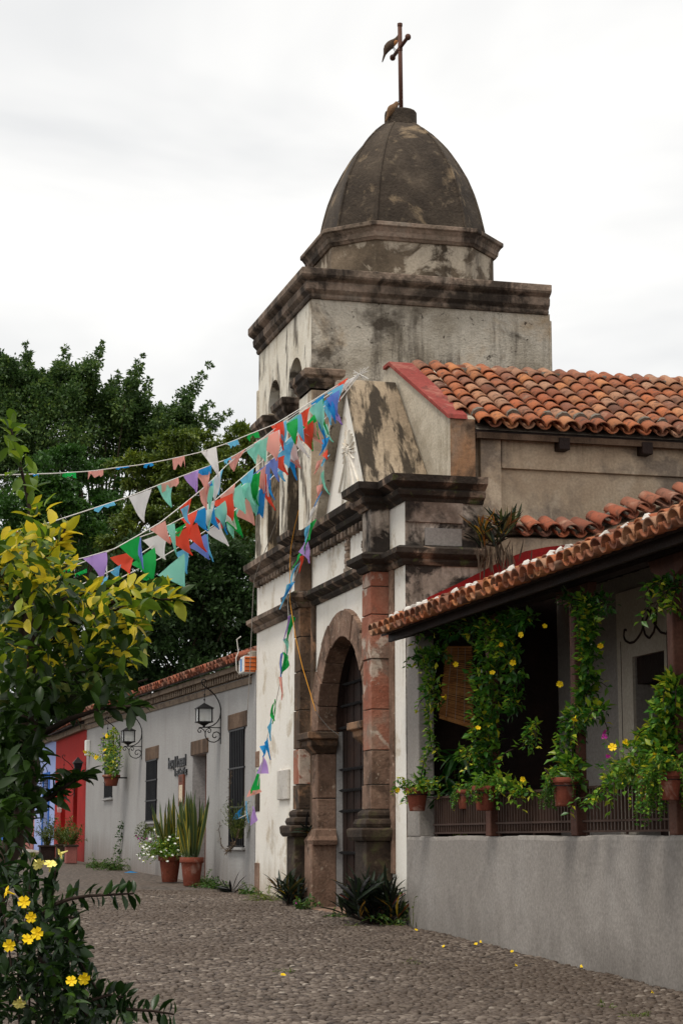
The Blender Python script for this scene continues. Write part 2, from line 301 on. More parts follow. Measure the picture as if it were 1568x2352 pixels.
class MB:
    def __init__(self): self.v = []; self.f = []
    def add(self, vs, fs):
        b = len(self.v); self.v += [tuple(float(c) for c in q) for q in vs]; self.f += [tuple(i + b for i in q) for q in fs]; return self
    def box(self, x0, x1, y0, y1, z0, z1):
        return self.add([(x0, y0, z0), (x1, y0, z0), (x1, y1, z0), (x0, y1, z0), (x0, y0, z1), (x1, y0, z1), (x1, y1, z1), (x0, y1, z1)],
                        [(0, 3, 2, 1), (4, 5, 6, 7), (0, 1, 5, 4), (1, 2, 6, 5), (2, 3, 7, 6), (3, 0, 4, 7)])
    def hexa(self, a, b):      # two quads (lists of 4 points), joined
        return self.add(list(a) + list(b), [(3, 2, 1, 0), (4, 5, 6, 7), (0, 1, 5, 4), (1, 2, 6, 5), (2, 3, 7, 6), (3, 0, 4, 7)])
    def prismX(self, poly, x0, x1):   # poly of (y,z)
        n = len(poly); xs0 = x0 if isinstance(x0, (list, tuple)) else [x0] * n; xs1 = x1 if isinstance(x1, (list, tuple)) else [x1] * n
        vs = [(xs0[i], p[0], p[1]) for i, p in enumerate(poly)] + [(xs1[i], p[0], p[1]) for i, p in enumerate(poly)]
        fs = [tuple(range(n))[::-1], tuple(range(n, 2 * n))] + [(i, (i + 1) % n, n + (i + 1) % n, n + i) for i in range(n)]
        return self.add(vs, fs)
    def prismZ(self, poly, z0, z1):
        n = len(poly)
        vs = [(p[0], p[1], z0) for p in poly] + [(p[0], p[1], z1) for p in poly]
        return self.add(vs, [tuple(range(n))[::-1], tuple(range(n, 2 * n))] + [(i, (i + 1) % n, n + (i + 1) % n, n + i) for i in range(n)])
    def loft(self, rings, cap=True):
        n = len(rings[0]); vs = [p for r_ in rings for p in r_]; fs = []
        for j in range(len(rings) - 1):
            for i in range(n): fs.append((j * n + i, j * n + (i + 1) % n, (j + 1) * n + (i + 1) % n, (j + 1) * n + i))
        if cap: fs += [tuple(range(n))[::-1], tuple(range((len(rings) - 1) * n, len(rings) * n))]
        return self.add(vs, fs)
    def lathe(self, prof, c=(0, 0, 0), n=20):
        return self.loft([[(c[0] + r_ * math.cos(2 * math.pi * i / n), c[1] + r_ * math.sin(2 * math.pi * i / n), c[2] + z) for i in range(n)] for r_, z in prof])
    def tube(self, path, r, n=6):
        P = [np.array(p, float) for p in path]; rr = r if isinstance(r, (list, tuple, np.ndarray)) else [r] * len(P); rings = []
        ref = np.array([.31, .17, .93])
        for i, p in enumerate(P):
            d = P[min(i + 1, len(P) - 1)] - P[max(i - 1, 0)]; d = d / (np.linalg.norm(d) + 1e-9)
            a = np.cross(d, ref); a /= (np.linalg.norm(a) + 1e-9); b = np.cross(d, a)
            rings.append([p + rr[i] * (a * math.cos(2 * math.pi * k_ / n) + b * math.sin(2 * math.pi * k_ / n)) for k_ in range(n)])
        return self.loft(rings)
    def sweep(self, path, prof, closed=False):
        """profile (out, z) along a plan path; outward is the right-hand side of the path."""
        P = [np.array(p[:2], float) for p in path]; n = len(P); rings = []
        for i in range(n):
            a = P[i] - P[i - 1] if (i or closed) else P[1] - P[0]
            b = P[(i + 1) % n] - P[i] if (i < n - 1 or closed) else P[-1] - P[-2]
            a /= np.linalg.norm(a); b /= np.linalg.norm(b)
            na = np.array([a[1], -a[0]]); nb = np.array([b[1], -b[0]]); m = (na + nb) / (1 + na @ nb)
            rings.append([(P[i][0] + m[0] * o_, P[i][1] + m[1] * o_, z_) for o_, z_ in prof])
        k_ = len(prof); vs = [p for r_ in rings for p in r_]; fs = []
        for j in range(n if closed else n - 1):
            j2 = (j + 1) % n
            for i in range(k_): fs.append((j * k_ + i, j2 * k_ + i, j2 * k_ + (i + 1) % k_, j * k_ + (i + 1) % k_))
        if not closed: fs += [tuple(range(k_)), tuple(range((n - 1) * k_, n * k_))[::-1]]
        return self.add(vs, fs)
    def build(self, name, mat, parent=None, bevel=0, smooth=False, kind=None, fix=True):
        L = org(parent); me = bpy.data.meshes.new(name)
        me.from_pydata([(q[0] - L[0], q[1] - L[1], q[2] - L[2]) for q in self.v], [], self.f); me.update()
        if fix:
            import bmesh
            bm = bmesh.new(); bm.from_mesh(me); bmesh.ops.recalc_face_normals(bm, faces=bm.faces); bm.to_mesh(me); bm.free()
        o = mesh_obj(name, me, mat, parent, smooth, kind)
        if bevel:
            m = o.modifiers.new('bevel', 'BEVEL'); m.width = bevel; m.segments = 2; m.limit_method = 'ANGLE'; m.angle_limit = .7
        return o
def wall_open(mb, x, y0, y1, z0, z1, ops, dep):
    """wall face at X=x (facing -X) with openings (ya, yb, zb, zs, rise): flat-topped when rise = 0, else round; reveals go to x+dep."""
    top = z1 if callable(z1) else (lambda y: z1)
    cur = y0
    def q(a, b, za, zb_, zc=None, zd=None): mb.add([(x, a, za), (x, b, zb_), (x, b, zc), (x, a, zd)], [(0, 1, 2, 3)])
    for (ya, yb, zb, zs, rise) in sorted(ops):
        q(cur, ya, z0, z0, top(ya), top(cur))
        if zb > z0: q(ya, yb, z0, z0, zb, zb)
        n = 16 if rise else 1
        ys = [ya + (yb - ya) * i / n for i in range(n + 1)] if not rise else [(ya + yb) / 2 - (yb - ya) / 2 * math.cos(math.pi * i / n) for i in range(n + 1)]
        zz = [zs + (rise * math.sin(math.pi * i / n) if rise else 0) for i in range(n + 1)]
        for i in range(n):
            q(ys[i], ys[i + 1], zz[i], zz[i + 1], top(ys[i + 1]), top(ys[i]))
            mb.add([(x, ys[i], zz[i]), (x, ys[i + 1], zz[i + 1]), (x + dep, ys[i + 1], zz[i + 1]), (x + dep, ys[i], zz[i])], [(0, 3, 2, 1)])
        for yy in (ya, yb): mb.add([(x, yy, zb), (x + dep, yy, zb), (x + dep, yy, zs), (x, yy, zs)], [(0, 1, 2, 3)])
        mb.add([(x, ya, zb), (x, yb, zb), (x + dep, yb, zb), (x + dep, ya, zb)], [(0, 1, 2, 3)])
        cur = yb
    q(cur, y1, z0, z0, top(y1), top(cur)); return mb
def np_mesh(name, V, T, tint=None):
    me = bpy.data.meshes.new(name); V = np.ascontiguousarray(V, np.float32); T = np.ascontiguousarray(T, np.int32); k_ = T.shape[1]
    me.vertices.add(len(V)); me.vertices.foreach_set('co', V.ravel())
    me.loops.add(T.size); me.loops.foreach_set('vertex_index', T.ravel())
    me.polygons.add(len(T)); me.polygons.foreach_set('loop_start', np.arange(0, T.size, k_, dtype=np.int32))
    me.polygons.foreach_set('loop_total', np.full(len(T), k_, np.int32))
    if tint is not None:
        a = me.attributes.new('tint', 'FLOAT', 'POINT'); a.data.foreach_set('value', np.ascontiguousarray(tint, np.float32))
    me.update(calc_edges=True); me.validate(); return me
def unit(a): return a / (np.linalg.norm(a, axis=-1, keepdims=True) + 1e-9)
def leaves(P, D, L, W, tint, up=None, fold=.22, droop=.18, edge=None, fine=False):
    """leaf blades: base points P, directions D, lengths L, widths W."""
    P = np.asarray(P, float); n = len(P); D = unit(np.asarray(D, float))
    if up is None: up = NPR.normal(size=(n, 3)) * .45 + np.array([0, 0, 1.0])
    S_ = unit(np.cross(D, up)); U_ = unit(np.cross(S_, D)); L = np.asarray(L, float)[:, None]; W = np.asarray(W, float)[:, None]
    z = lambda k1: P + D * L * k1 - U_ * L * droop * k1 * k1
    if fine:
        c1, c2, c3 = z(.22), z(.5), z(.78)
        V = np.stack([P, c1 - S_ * W * .34 + U_ * W * fold * .6, c1, c1 + S_ * W * .34 + U_ * W * fold * .6,
                      c2 - S_ * W * .5 + U_ * W * fold, c2, c2 + S_ * W * .5 + U_ * W * fold,
                      c3 - S_ * W * .36 + U_ * W * fold * .7, c3, c3 + S_ * W * .36 + U_ * W * fold * .7, z(1.0)], 1)
        T = np.array([(0, 2, 1), (0, 3, 2), (1, 2, 5), (1, 5, 4), (2, 3, 6), (2, 6, 5), (4, 5, 8), (4, 8, 7), (5, 6, 9), (5, 9, 8), (7, 8, 10), (8, 9, 10)])
        m = 11
    else:
        c1 = z(.48)
        V = np.stack([P, c1 - S_ * W * .5 + U_ * W * fold, c1, c1 + S_ * W * .5 + U_ * W * fold, z(1.0)], 1)
        T = np.array([(0, 2, 1), (0, 3, 2), (1, 2, 4), (2, 3, 4)]); m = 5
    T = (T[None] + (np.arange(n) * m)[:, None, None]).reshape(-1, 3)
    tt = np.repeat(np.asarray(tint, float)[:, None], m, 1)
    if edge is not None:
        ei = [1, 3, 4, 6, 7, 9] if fine else [1, 3]; tt[:, ei] = edge
    return V.reshape(-1, 3), T, tt.ravel()
def leaf_obj(name, arr, mat, parent, kind=None, smooth=False):
    V, T, tt = arr; me = np_mesh(name, V - np.array(org(parent)), T, tt); return mesh_obj(name, me, mat, parent, smooth, kind)
def cat_arr(lst):
    V = []; T = []; tt = []; b = 0
    for v_, t_, a_ in lst: V.append(v_); T.append(t_ + b); tt.append(a_); b += len(v_)
    return np.concatenate(V), np.concatenate(T), np.concatenate(tt)
def rdir(n): return unit(NPR.normal(size=(n, 3)))
def blob_pts(c, r, n, ncl=14, spread=.3, shell=.55):
    """points clumped through an ellipsoid, denser towards its outside."""
    c = np.array(c, float); r = np.array(r, float)
    cc = rdir(ncl) * (shell + (1 - shell) * NPR.random((ncl, 1)) ** .6)
    k_ = NPR.integers(0, ncl, n); p = cc[k_] + NPR.normal(size=(n, 3)) * spread * .5
    return c + p * r, unit(p), NPR.random(ncl)[k_]

# ================================================================== the street
XF = 6.86
ys = sorted(set([-60, -20, 0, 5, 10] + [12 + .5 * i for i in range(90)] + [60, 70, 80, 90, 120, 200, 400, 700])); xs = [-700, -100, -20, -6, 0, 3, 5, 6.5, 8, 14, 30, 100, 700]
V = [(x, y, float(gz(y)) - .012) for y in ys for x in xs]; nx = len(xs)
me = bpy.data.meshes.new('street'); me.from_pydata(V, [], [(j * nx + i, j * nx + i + 1, (j + 1) * nx + i + 1, (j + 1) * nx + i) for j in range(len(ys) - 1) for i in range(nx - 1)])
street = mesh_obj('street', me, 'street_bed', smooth=True); street['kind'] = 'structure'
street['label'] = 'street paved with small grey brown river pebbles'
# pebbles: every stone is a low dome set on edge in the bedding
pts = []; sp = .060; y = 11.0; row = 0
while y < 32.5:
    x = max(-1.0, .094 * y - 1.0) + (row % 2) * sp * .5
    while x < XF - .02:
        pts.append((x + RND.uniform(-.35, .35) * sp, y + RND.uniform(-.3, .3) * sp)); x += sp * RND.uniform(.85, 1.15)
    y += sp * .86; row += 1
pts = np.array(pts); n = len(pts)
pts = pts[~((pts[:, 0] > 6.3) & (pts[:, 1] > 23.5) & (pts[:, 1] < 24.2))]; n = len(pts)
big = NPR.random(n); A = .029 + .013 * NPR.random(n) + .020 * (big > .94); B = .023 + .008 * NPR.random(n); ANG = NPR.normal(0, .8, n); HT = .006 + .012 * NPR.random(n); TI = np.clip(NPR.normal(.5, .22, n), 0, 1)
def stone_v(a, b, h, ang, K=7):
    th = 2 * np.pi * np.arange(K) / K; jr = 1 + NPR.uniform(-.14, .14, (len(a), K))
    ca, sa = np.cos(ang)[:, None], np.sin(ang)[:, None]
    def ring(f, z):
        px, py = a[:, None] * f * jr * np.cos(th), b[:, None] * f * jr * np.sin(th)
        return np.stack([px * ca - py * sa, px * sa + py * ca, np.broadcast_to(z[:, None], px.shape)], -1)
    top = np.stack([NPR.uniform(-.2, .2, len(a)) * a, NPR.uniform(-.2, .2, len(a)) * b, h], -1)[:, None]
    return np.concatenate([ring(1., -.014 + 0 * h), ring(.93, h * .45), ring(.55, h * .93), top], 1)
K = 7; ST = [(i, (i + 1) % K, K + (i + 1) % K) for i in range(K)] + [(i, K + (i + 1) % K, K + i) for i in range(K)] + \
    [(K + i, K + (i + 1) % K, 2 * K + (i + 1) % K) for i in range(K)] + [(K + i, 2 * K + (i + 1) % K, 2 * K + i) for i in range(K)] + [(2 * K + i, 2 * K + (i + 1) % K, 3 * K) for i in range(K)]
ST = np.array(ST); NV = 3 * K + 1
Z = gz(pts[:, 1]) + .006 * np.sin(pts[:, 0] * 2.1 + .7) * np.sin(pts[:, 1] * 1.3) + .005 * np.sin(pts[:, 0] * 5.1 + pts[:, 1] * 3.7) + NPR.uniform(-.003, .003, n); P3 = np.stack([pts[:, 0], pts[:, 1], Z], 1)
rel = P3 - CAM; dz = rel @ FW; pxs = 784 + F * (rel @ RT) / dz; pys = 1176 - F * (rel @ UP) / dz
vis = (pxs > 330) & (pxs < 1560) & (pys < 2345); order = np.where(vis)[0][np.argsort(-pys[vis])][:300]
var = []
for i in range(12):
    v = stone_v(np.array([.036 + .001 * i]), np.array([.027 + .0008 * (i % 5)]), np.array([.016 + .001 * (i % 6)]), np.array([0.]))[0]
    m_ = np_mesh('cobble', v, ST, np.full(NV, .18 + .065 * i)); m_.materials.append(MAT['pebble']); m_.polygons.foreach_set('use_smooth', [True] * len(m_.polygons)); var.append(m_)
for j, i in enumerate(order):
    place('cobble', var[RND.randrange(12)], street, Matrix.Translation(P3[i]) @ Matrix.Rotation(ANG[i], 4, 'Z') @ Matrix.Scale(A[i] / .044, 4))
keep = np.ones(n, bool); keep[order] = False
VV = stone_v(A, B, HT, ANG)[keep] + P3[keep][:, None]
m_ = np_mesh('cobble_field', VV.reshape(-1, 3), (ST[None] + (np.arange(keep.sum()) * NV)[:, None, None]).reshape(-1, 3), np.repeat(TI[keep], NV))
o = mesh_obj('cobble_field', m_, 'pebble', street, True, 'stuff')

# ================================================================== the chapel
CH = thing('chapel', (XF, 25.6, .6), 'old whitewashed chapel with dark domed bell tower, arched door and mouldy cornices', 'chapel')
AC, AZ, RI, RO = 25.8, 3.1, 1.2, 1.55                       # door arch: centre along the street, springing height, radii
wall_open(MB(), XF, 22.95, 27.7, .3, 5.72, [(AC - RI - .12, AC + RI + .12, .3, AZ, RI + .12)], .18).build('facade_wall', 'facade_white', CH)
MB().box(XF + .004, XF + .2, 22.952, 24.2, .3, 5.72).build('facade_edge', 'facade_white', CH) if False else None
MB().add([(XF, 22.95, .3), (7.0, 22.95, .3), (7.0, 22.95, 5.72), (XF, 22.95, 5.72)], [(0, 1, 2, 3)]).build('facade_return', 'side_stain', CH)
MB().box(6.99, 7.86, 22.955, 24.1, .3, 5.74).build('corner_pier', 'side_stain', CH)
MB().box(7.0, 7.75, 24.0, 27.75, 4.4, 5.98).build('facade_core', 'side_stain', CH)
wall_open(MB(), XF, 27.7, 31.3, .3, 5.75, [], .2).build('tower_base_wall', 'facade_white', CH)
# raised panel and patch on the pier side
a = onY(930, 1146, 22.95); b = onY(1062, 1204, 22.95)
MB().box(a[0], b[0], 22.925, 22.96, b[2], a[2]).build('side_panel', 'panel_stain', CH, bevel=.008)
a = onY(975, 1212, 22.95); b = onY(1060, 1256, 22.95)
MB().box(a[0], b[0], 22.938, 22.96, b[2], a[2]).build('plaster_patch', 'veranda_wall', CH, bevel=.006)
# exposed stones at the far corner of the tower base
for y0, y1, z0, z1, m in ((31.0, 31.32, 2.05, 2.55, 'stone_dark'), (30.98, 31.32, .75, 1.25, 'stone_brown'), (31.05, 31.32, 2.75, 3.0, 'stone_brown')):
    MB().box(XF - .012, XF + .3, y0, y1, z0, z1).build('corner_stone', m, CH, bevel=.01)

# cornices that run along the front, break round the pilasters and return on the pier
P1 = (27.62, 27.98, 6.68); P2 = (23.6, 24.0, 6.61)
def fpath(near): return [(XF, 31.34), (XF, P1[1]), (P1[2], P1[1]), (P1[2], P1[0]), (XF, P1[0]), (XF, P2[1]), (P2[2], P2[1]), (P2[2], P2[0]), (XF, P2[0]), (XF, 22.95), (7.86, 22.95)]
up_prof = [(-.05, 5.68), (.03, 5.68), (.05, 5.72), (.11, 5.75), (.13, 5.80), (.10, 5.83), (.16, 5.87), (.21, 5.90), (.22, 5.985), (-.05, 5.995)]
mid_prof = [(-.05, 4.90), (.03, 4.90), (.06, 4.94), (.06, 4.97), (.12, 5.0), (.16, 5.03), (.165, 5.09), (.1, 5.125), (-.05, 5.135)]
pu = fpath(0)
def cut(path, i, j): return path[i:j]
MB().sweep([(XF, 31.38), (XF, 28.24)], up_prof).build('upper_cornice', 'cornice_stone', CH)
MB().sweep([(XF, 28.236)] + pu[1:5] + [(XF, 24.31)], up_prof).build('upper_cornice', 'cornice_mould', CH)
MB().sweep([(XF, 24.306)] + pu[5:], up_prof).build('upper_cornice', 'cornice_mould', CH)
MB().sweep([(XF, 31.38), (XF, 28.2)], mid_prof).build('middle_cornice', 'cornice_stone', CH)
MB().sweep([(XF, 28.196)] + pu[1:5] + [(XF, 26.2)], mid_prof).build('middle_cornice', 'cornice_mould', CH)
MB().sweep([(XF, 26.196)] + pu[5:], mid_prof).build('middle_cornice', 'cornice_mould', CH)
# little scrolls hanging under the upper cornice
mb = MB()
for i in range(16):
    yy = 27.3 - i * .19
    if yy < 24.4: break
    mb.box(XF - .10, XF - .002, yy, yy + .09, 5.60, 5.70)
mb.build('corbel_row', 'cornice_stone', CH, bevel=.015, kind='stuff')
mb = MB()
for i in range(14): mb.box(XF - .09, XF - .002, 28.45 + i * .2, 28.54 + i * .2, 5.61, 5.69)
mb.build('corbel_row', 'cornice_stone', CH, bevel=.015, kind='stuff')
# broken vertical mouldings left in the frieze
for px, ya, yb in ((801, 1218, 1318), (841, 1190, 1270)):
    mb = MB(); a = onX(px, ya, XF); b = onX(px, yb, XF); z = b[2]
    while z < a[2] - .04:
        h_ = RND.uniform(.03, .08); wv = RND.uniform(.09, .19); mb.box(XF - RND.uniform(.025, .06), XF + .01, a[1] - wv / 2, a[1] + wv / 2, z, z + h_); z += h_
    mb.build('broken_moulding', 'cornice_stone', CH, bevel=.012)

# pilasters, each a pedestal with mouldings and a shaft of single stones
def pilaster(y0, y1, x, g0, blocks, mats, pmat):
    gx = x - .11; p0, p1 = y0 - .10, y1 + .10
    MB().box(gx + .03, XF - .002, p0 + .03, p1 - .03, .3, g0 + .95).build('pedestal', pmat, CH, bevel=.015)
    MB().box(gx - .02, XF - .003, p0 - .02, p1 + .02, .3, g0 + .13).build('pedestal_plinth', pmat, CH, bevel=.02)
    rect = lambda e: [(XF - .004, p1 + e), (gx - e, p1 + e), (gx - e, p0 - e), (XF - .004, p0 - e)]
    MB().sweep(rect(0), [(-.2, g0 + .95), (.02, g0 + .95), (.05, g0 + 1.0), (.06, g0 + 1.09), (.03, g0 + 1.11), (-.2, g0 + 1.11)]).build('pedestal_cap', pmat, CH, bevel=.012)
    sh = lambda e: [(XF - .004, y1 + e), (x - e, y1 + e), (x - e, y0 - e), (XF - .004, y0 - e)]
    MB().sweep(sh(0), [(-.1, g0 + 1.11), (.085, g0 + 1.115), (.10, g0 + 1.16), (.085, g0 + 1.21), (.04, g0 + 1.22), (.055, g0 + 1.26), (.05, g0 + 1.30), (.01, g0 + 1.33), (-.1, g0 + 1.33)]).build('shaft_base', pmat, CH, bevel=.01)
    z = g0 + 1.33
    for i, (h_, m) in enumerate(zip(blocks, mats)):
        top = min(z + h_, 4.90); d = RND.uniform(-.008, .008)
        MB().box(x + d, XF - .003, y0 + d, y1 - d, z + .006, top - .006).build('shaft_stone', m, CH, bevel=.007); z = top
    MB().box(x + .03, XF - .004, y0 + .03, y1 - .03, g0 + 1.3, 4.9).build('shaft_core', 'mortar_grey', CH)
    MB().box(x, XF - .003, y0, y1, 5.13, 5.69).build('shaft_stone', 'side_stain' if y0 < 25 else 'stone_sooty', CH, bevel=.014)
pilaster(*P2, .64, [.30, .42, .50, .62, .55, .35, .5], ['stone_brown', 'stone_brown', 'red_plaster', 'red_plaster', 'red_plaster', 'red_plaster', 'red_plaster'], 'stone_dark')
pilaster(*P1, .70, [.35, .5, .55, .55, .5, .5, .5], ['stone_sooty', 'red_plaster', 'stone_sooty', 'stone_sooty', 'stone_sooty', 'stone_sooty', 'stone_sooty'], 'stone_dark')
MB().box(XF - .05, XF - .002, P1[0] - .26, P1[0] - .1, 1.8, 4.9).build('pilaster_strip', 'stone_sooty', CH, bevel=.01)
MB().box(XF - .03, XF - .002, P2[0] - .2, P2[0] - .02, 1.2, 4.9).build('pilaster_strip', 'stone_brown', CH, bevel=.01)

# ---- door surround: voussoirs, jamb stones, imposts
for i in range(11):
    a0, a1 = math.pi * i / 11, math.pi * (i + 1) / 11; dd = RND.uniform(-.012, .012); ro = RO + RND.uniform(-.02, .03)
    ring = []
    rr = [(RI, a0), (ro, a0), (ro, (a0 + a1) / 2), (ro, a1), (RI, a1), (RI, (a0 + a1) / 2)]
    poly = [(AC - r_ * math.cos(q + (.004 if q == a0 else -.004 if q == a1 else 0)), AZ + r_ * math.sin(q + (.004 if q == a0 else -.004 if q == a1 else 0))) for r_, q in rr]
    MB().prismX(poly, XF - .07 + dd, 7.06).build('voussoir', 'stone_brown', CH, bevel=.012)
for sgn in (1, -1):
    ya, yb = AC + sgn * RI, AC + sgn * (RI + .33)
    y0, y1 = min(ya, yb), max(ya, yb); z = .55
    for h_, ex in ((1.0, .10), (.62, 0), (.62, 0)):
        e0, e1 = (0, ex) if sgn > 0 else (ex, 0)
        MB().box(XF - .07 - ex * .8, 7.06, y0 - e0, y1 + e1, z + .004, z + h_ - .004).build('jamb_stone', 'stone_brown', CH, bevel=.014); z += h_
    if sgn > 0:   # ogee at the foot of the far jamb
        MB().sweep([(7.05, y1), (XF - .07, y1), (XF - .07, y0), (7.05, y0)], [(-.03, 1.54), (.075, 1.54), (.09, 1.6), (.05, 1.66), (.03, 1.74), (-.03, 1.78)]).build('jamb_moulding', 'stone_brown', CH)
    MB().sweep([(7.05, y1), (XF - .07, y1), (XF - .07, y0), (7.05, y0)], [(-.1, 2.79), (.02, 2.79), (.05, 2.83), (.12, 2.9), (.12, 2.97), (.18, 2.99), (.18, 3.08), (-.1, 3.1)]).build('impost', 'stone_sooty', CH, bevel=.01)
    MB().box(7.06, 7.15, y0 if sgn > 0 else y0 + .1, y1, .55, 3.09).build('door_reveal', 'grey_wall', CH)
poly = [(AC - (RI + .2), 3.09)] + [(AC - (RI + .2) * math.cos(math.pi * i / 16), AZ + (RI + .2) * math.sin(math.pi * i / 16)) for i in range(17)]
arc = [(AC + RI * math.cos(math.pi * i / 16), AZ + RI * math.sin(math.pi * i / 16)) for i in range(17)]
MB().prismX(poly[1:] + arc, 7.06, 7.15).build('arch_reveal', 'dark_wood', CH)
# ---- double door of planks with rows of iron studs
DX = 7.15; gdoor = .68
drt = MB().box(DX + .05, DX + .08, AC - RI - .05, AC + RI + .05, gdoor, AZ + RI + .03).build('door', 'dark_wood', CH)
yy = AC - RI; npl = 13; wp = 2 * RI / npl
for i in range(npl):
    y0, y1 = yy + i * wp + .006, yy + (i + 1) * wp - .006; h0 = AZ + math.sqrt(max(.02, RI * RI - (y0 - AC) ** 2)); h1 = AZ + math.sqrt(max(.02, RI * RI - (y1 - AC) ** 2))
    MB().prismX([(y0, gdoor + .01), (y1, gdoor + .01), (y1, h1 + .03), (y0, h0 + .03)], DX + (.012 if i % 2 else 0), DX + .052).build('plank', 'dark_wood', drt, bevel=.006)
MB().box(DX - .012, DX + .01, AC - .02, AC + .03, gdoor, AZ + RI).build('meeting_rail', 'dark_wood', drt)
for yp in (1571, 1620, 1670.6, 1767, 1815, 1863, 1959, 2056):
    z = float(onX(800, yp, DX)[2]); mb = MB().box(DX - .02, DX + .004, AC - RI + .02, AC + RI - .02, z - .009, z + .009)
    for i in range(npl * 2):
        yc = AC - RI + .05 + i * wp / 2
        if yc < AC + RI - .02: mb.add([(DX - .02, yc - .022, z - .022), (DX - .02, yc + .022, z - .022), (DX - .02, yc + .022, z + .022), (DX - .02, yc - .022, z + .022), (DX - .075, yc, z)], [(0, 1, 4), (1, 2, 4), (2, 3, 4), (3, 0, 4)])
    mb.build('stud_row', 'iron', drt)
MB().box(6.55, 7.2, 24.62, 26.98, .45, .70).build('door_step', 'stone_brown', CH, bevel=.03)

# ---- gable with sunburst, behind it the roof parapet
gp = [(27.02, 5.99), (24.48, 5.99), (25.58, 7.74), (25.78, 7.74)]
tri = MB().add([(XF, q[0], q[1]) for q in gp], [(0, 1, 2, 3)]).build('tympanum', 'facade_white', CH)
MB().prismX(gp, XF + .003, [7.6, 7.74, 7.5, 7.5]).build('gable_wall', 'gable_top', CH)
MB().prismX([(24.42, 5.99), (24.52, 5.99), (25.60, 7.68), (25.58, 7.78), (25.50, 7.78)], XF - .05, [7.72, 7.72, 7.5, 7.5, 7.5]).build('gable_coping', 'gable_top', CH, bevel=.012)
MB().prismX([(27.10, 5.99), (25.78, 7.80), (25.66, 7.80), (25.66, 7.70), (26.92, 5.99)], XF - .14, 7.5).build('gable_coping', 'tower_side', CH, bevel=.012)
c0 = onX(801, 1034, XF)
sb = MB().lathe([(.0, 0), (.06, 0), (.05, .03), (.0, .04)], (0, 0, 0), 10)
sb.v = [(XF - .001 - z_, c0[1] + x_, c0[2] + y_) for x_, y_, z_ in sb.v]
sun = sb.build('sunburst', 'facade_white', CH)
for i in range(22):
    an = RND.uniform(-.08, .08) + 2 * math.pi * i / 22; dy, dzz = math.cos(an), math.sin(an)
    Ln = .30 if dzz > .3 else (.9 if dzz < -.55 else .34)
    Ln *= RND.uniform(.75, 1.0); wv = .007
    # keep rays inside the triangle
    for _ in range(20):
        ye, ze = c0[1] + dy * Ln, c0[2] + dzz * Ln
        if ze > 6.05 and ye > 24.52 + (ze - 5.99) * .63 and ye < 26.9 - (ze - 5.99) * .73: break
        Ln *= .9
    q0, q1 = .09, Ln
    mb = MB(); ny, nz_ = -dzz * wv, dy * wv
    A0 = [(XF - .002, c0[1] + dy * q0 - ny, c0[2] + dzz * q0 - nz_), (XF - .002, c0[1] + dy * q0 + ny, c0[2] + dzz * q0 + nz_), (XF - .002, c0[1] + dy * q1 + ny * .5, c0[2] + dzz * q1 + nz_ * .5), (XF - .002, c0[1] + dy * q1 - ny * .5, c0[2] + dzz * q1 - nz_ * .5)]
    mb.hexa(A0, [(p[0] - .028, p[1], p[2]) for p in A0]).build('sun_ray', 'facade_white', sun)
pp = [(23.92, 5.9), (23.92, 6.97), (25.72, 8.06), (25.98, 8.06), (27.66, 6.9), (27.66, 5.9)]
x0s = [7.76, 7.76, 7.5, 7.5, 7.5, 7.5]
MB().prismX(pp, x0s, 8.1).build('parapet_wall', 'parapet', CH)
MB().add([(7.762, 23.915, 5.92), (8.098, 23.915, 5.92), (8.098, 23.915, 6.965), (7.762, 23.915, 6.965)], [(0, 1, 2, 3)]).build('parapet_end', 'parapet_orange', CH)
MB().prismX([(23.88, 6.955), (23.90, 7.02), (25.70, 8.115), (25.99, 8.115), (25.99, 8.062), (25.72, 8.062)], [7.72, 7.72, 7.46, 7.46, 7.46, 7.46], [7.99, 7.99, 7.80, 7.80, 7.80, 7.80]).build('parapet_coping', 'red_coping', CH, bevel=.006)
MB().box(7.74, 8.13, 23.86, 23.93, 5.99, 6.06).build('parapet_foot', 'cornice_mould', CH, bevel=.015)

# ---- nave behind
NX1 = 15.0
MB().box(7.87, NX1, 24.1, 24.5, .3, 6.86).build('nave_wall', 'nave_wall', CH)
MB().box(8.5, NX1, 24.045, 24.102, 6.37, 6.84).build('nave_band', 'nave_wall', CH, bevel=.008)
MB().box(8.2, 8.48, 24.0, 24.102, 3.2, 6.82).build('nave_pilaster', 'nave_wall', CH, bevel=.01)
MB().box(7.88, 8.2, 24.03, 24.102, 3.2, 5.95).build('nave_pilaster', 'parapet', CH, bevel=.01)
MB().box(7.9, NX1, 27.3, 27.68, .3, 6.86).build('nave_wall', 'nave_wall', CH)
EY, EZ, RY, RZ = 23.80, 6.86, 25.86, 8.06
th = math.atan2(RZ - EZ, RY - EY); S1 = np.array([0, math.cos(th), math.sin(th)]); N1 = np.array([0, -math.sin(th), math.cos(th)])
MB().prismX([(EY + .12, EZ - .03), (RY, RZ - .1), (27.7, 6.92), (27.7, 6.8), (RY, RZ - .2), (EY + .12, EZ - .09)], 8.1, NX1).build('roof_deck', 'dark_wood', CH)
for px, py in ((1290, 1008), (1480, 1022), (1700, 1036)):
    a = onY(px, py, 23.95); MB().box(a[0] - .075, a[0] + .075, 23.86, 24.12, 6.62, 6.78).build('rafter_end', 'dark_wood', CH, bevel=.008)
MB().box(8.12, NX1, 23.88, 23.93, 6.72, 6.80).build('eave_board', 'old_wood', CH)
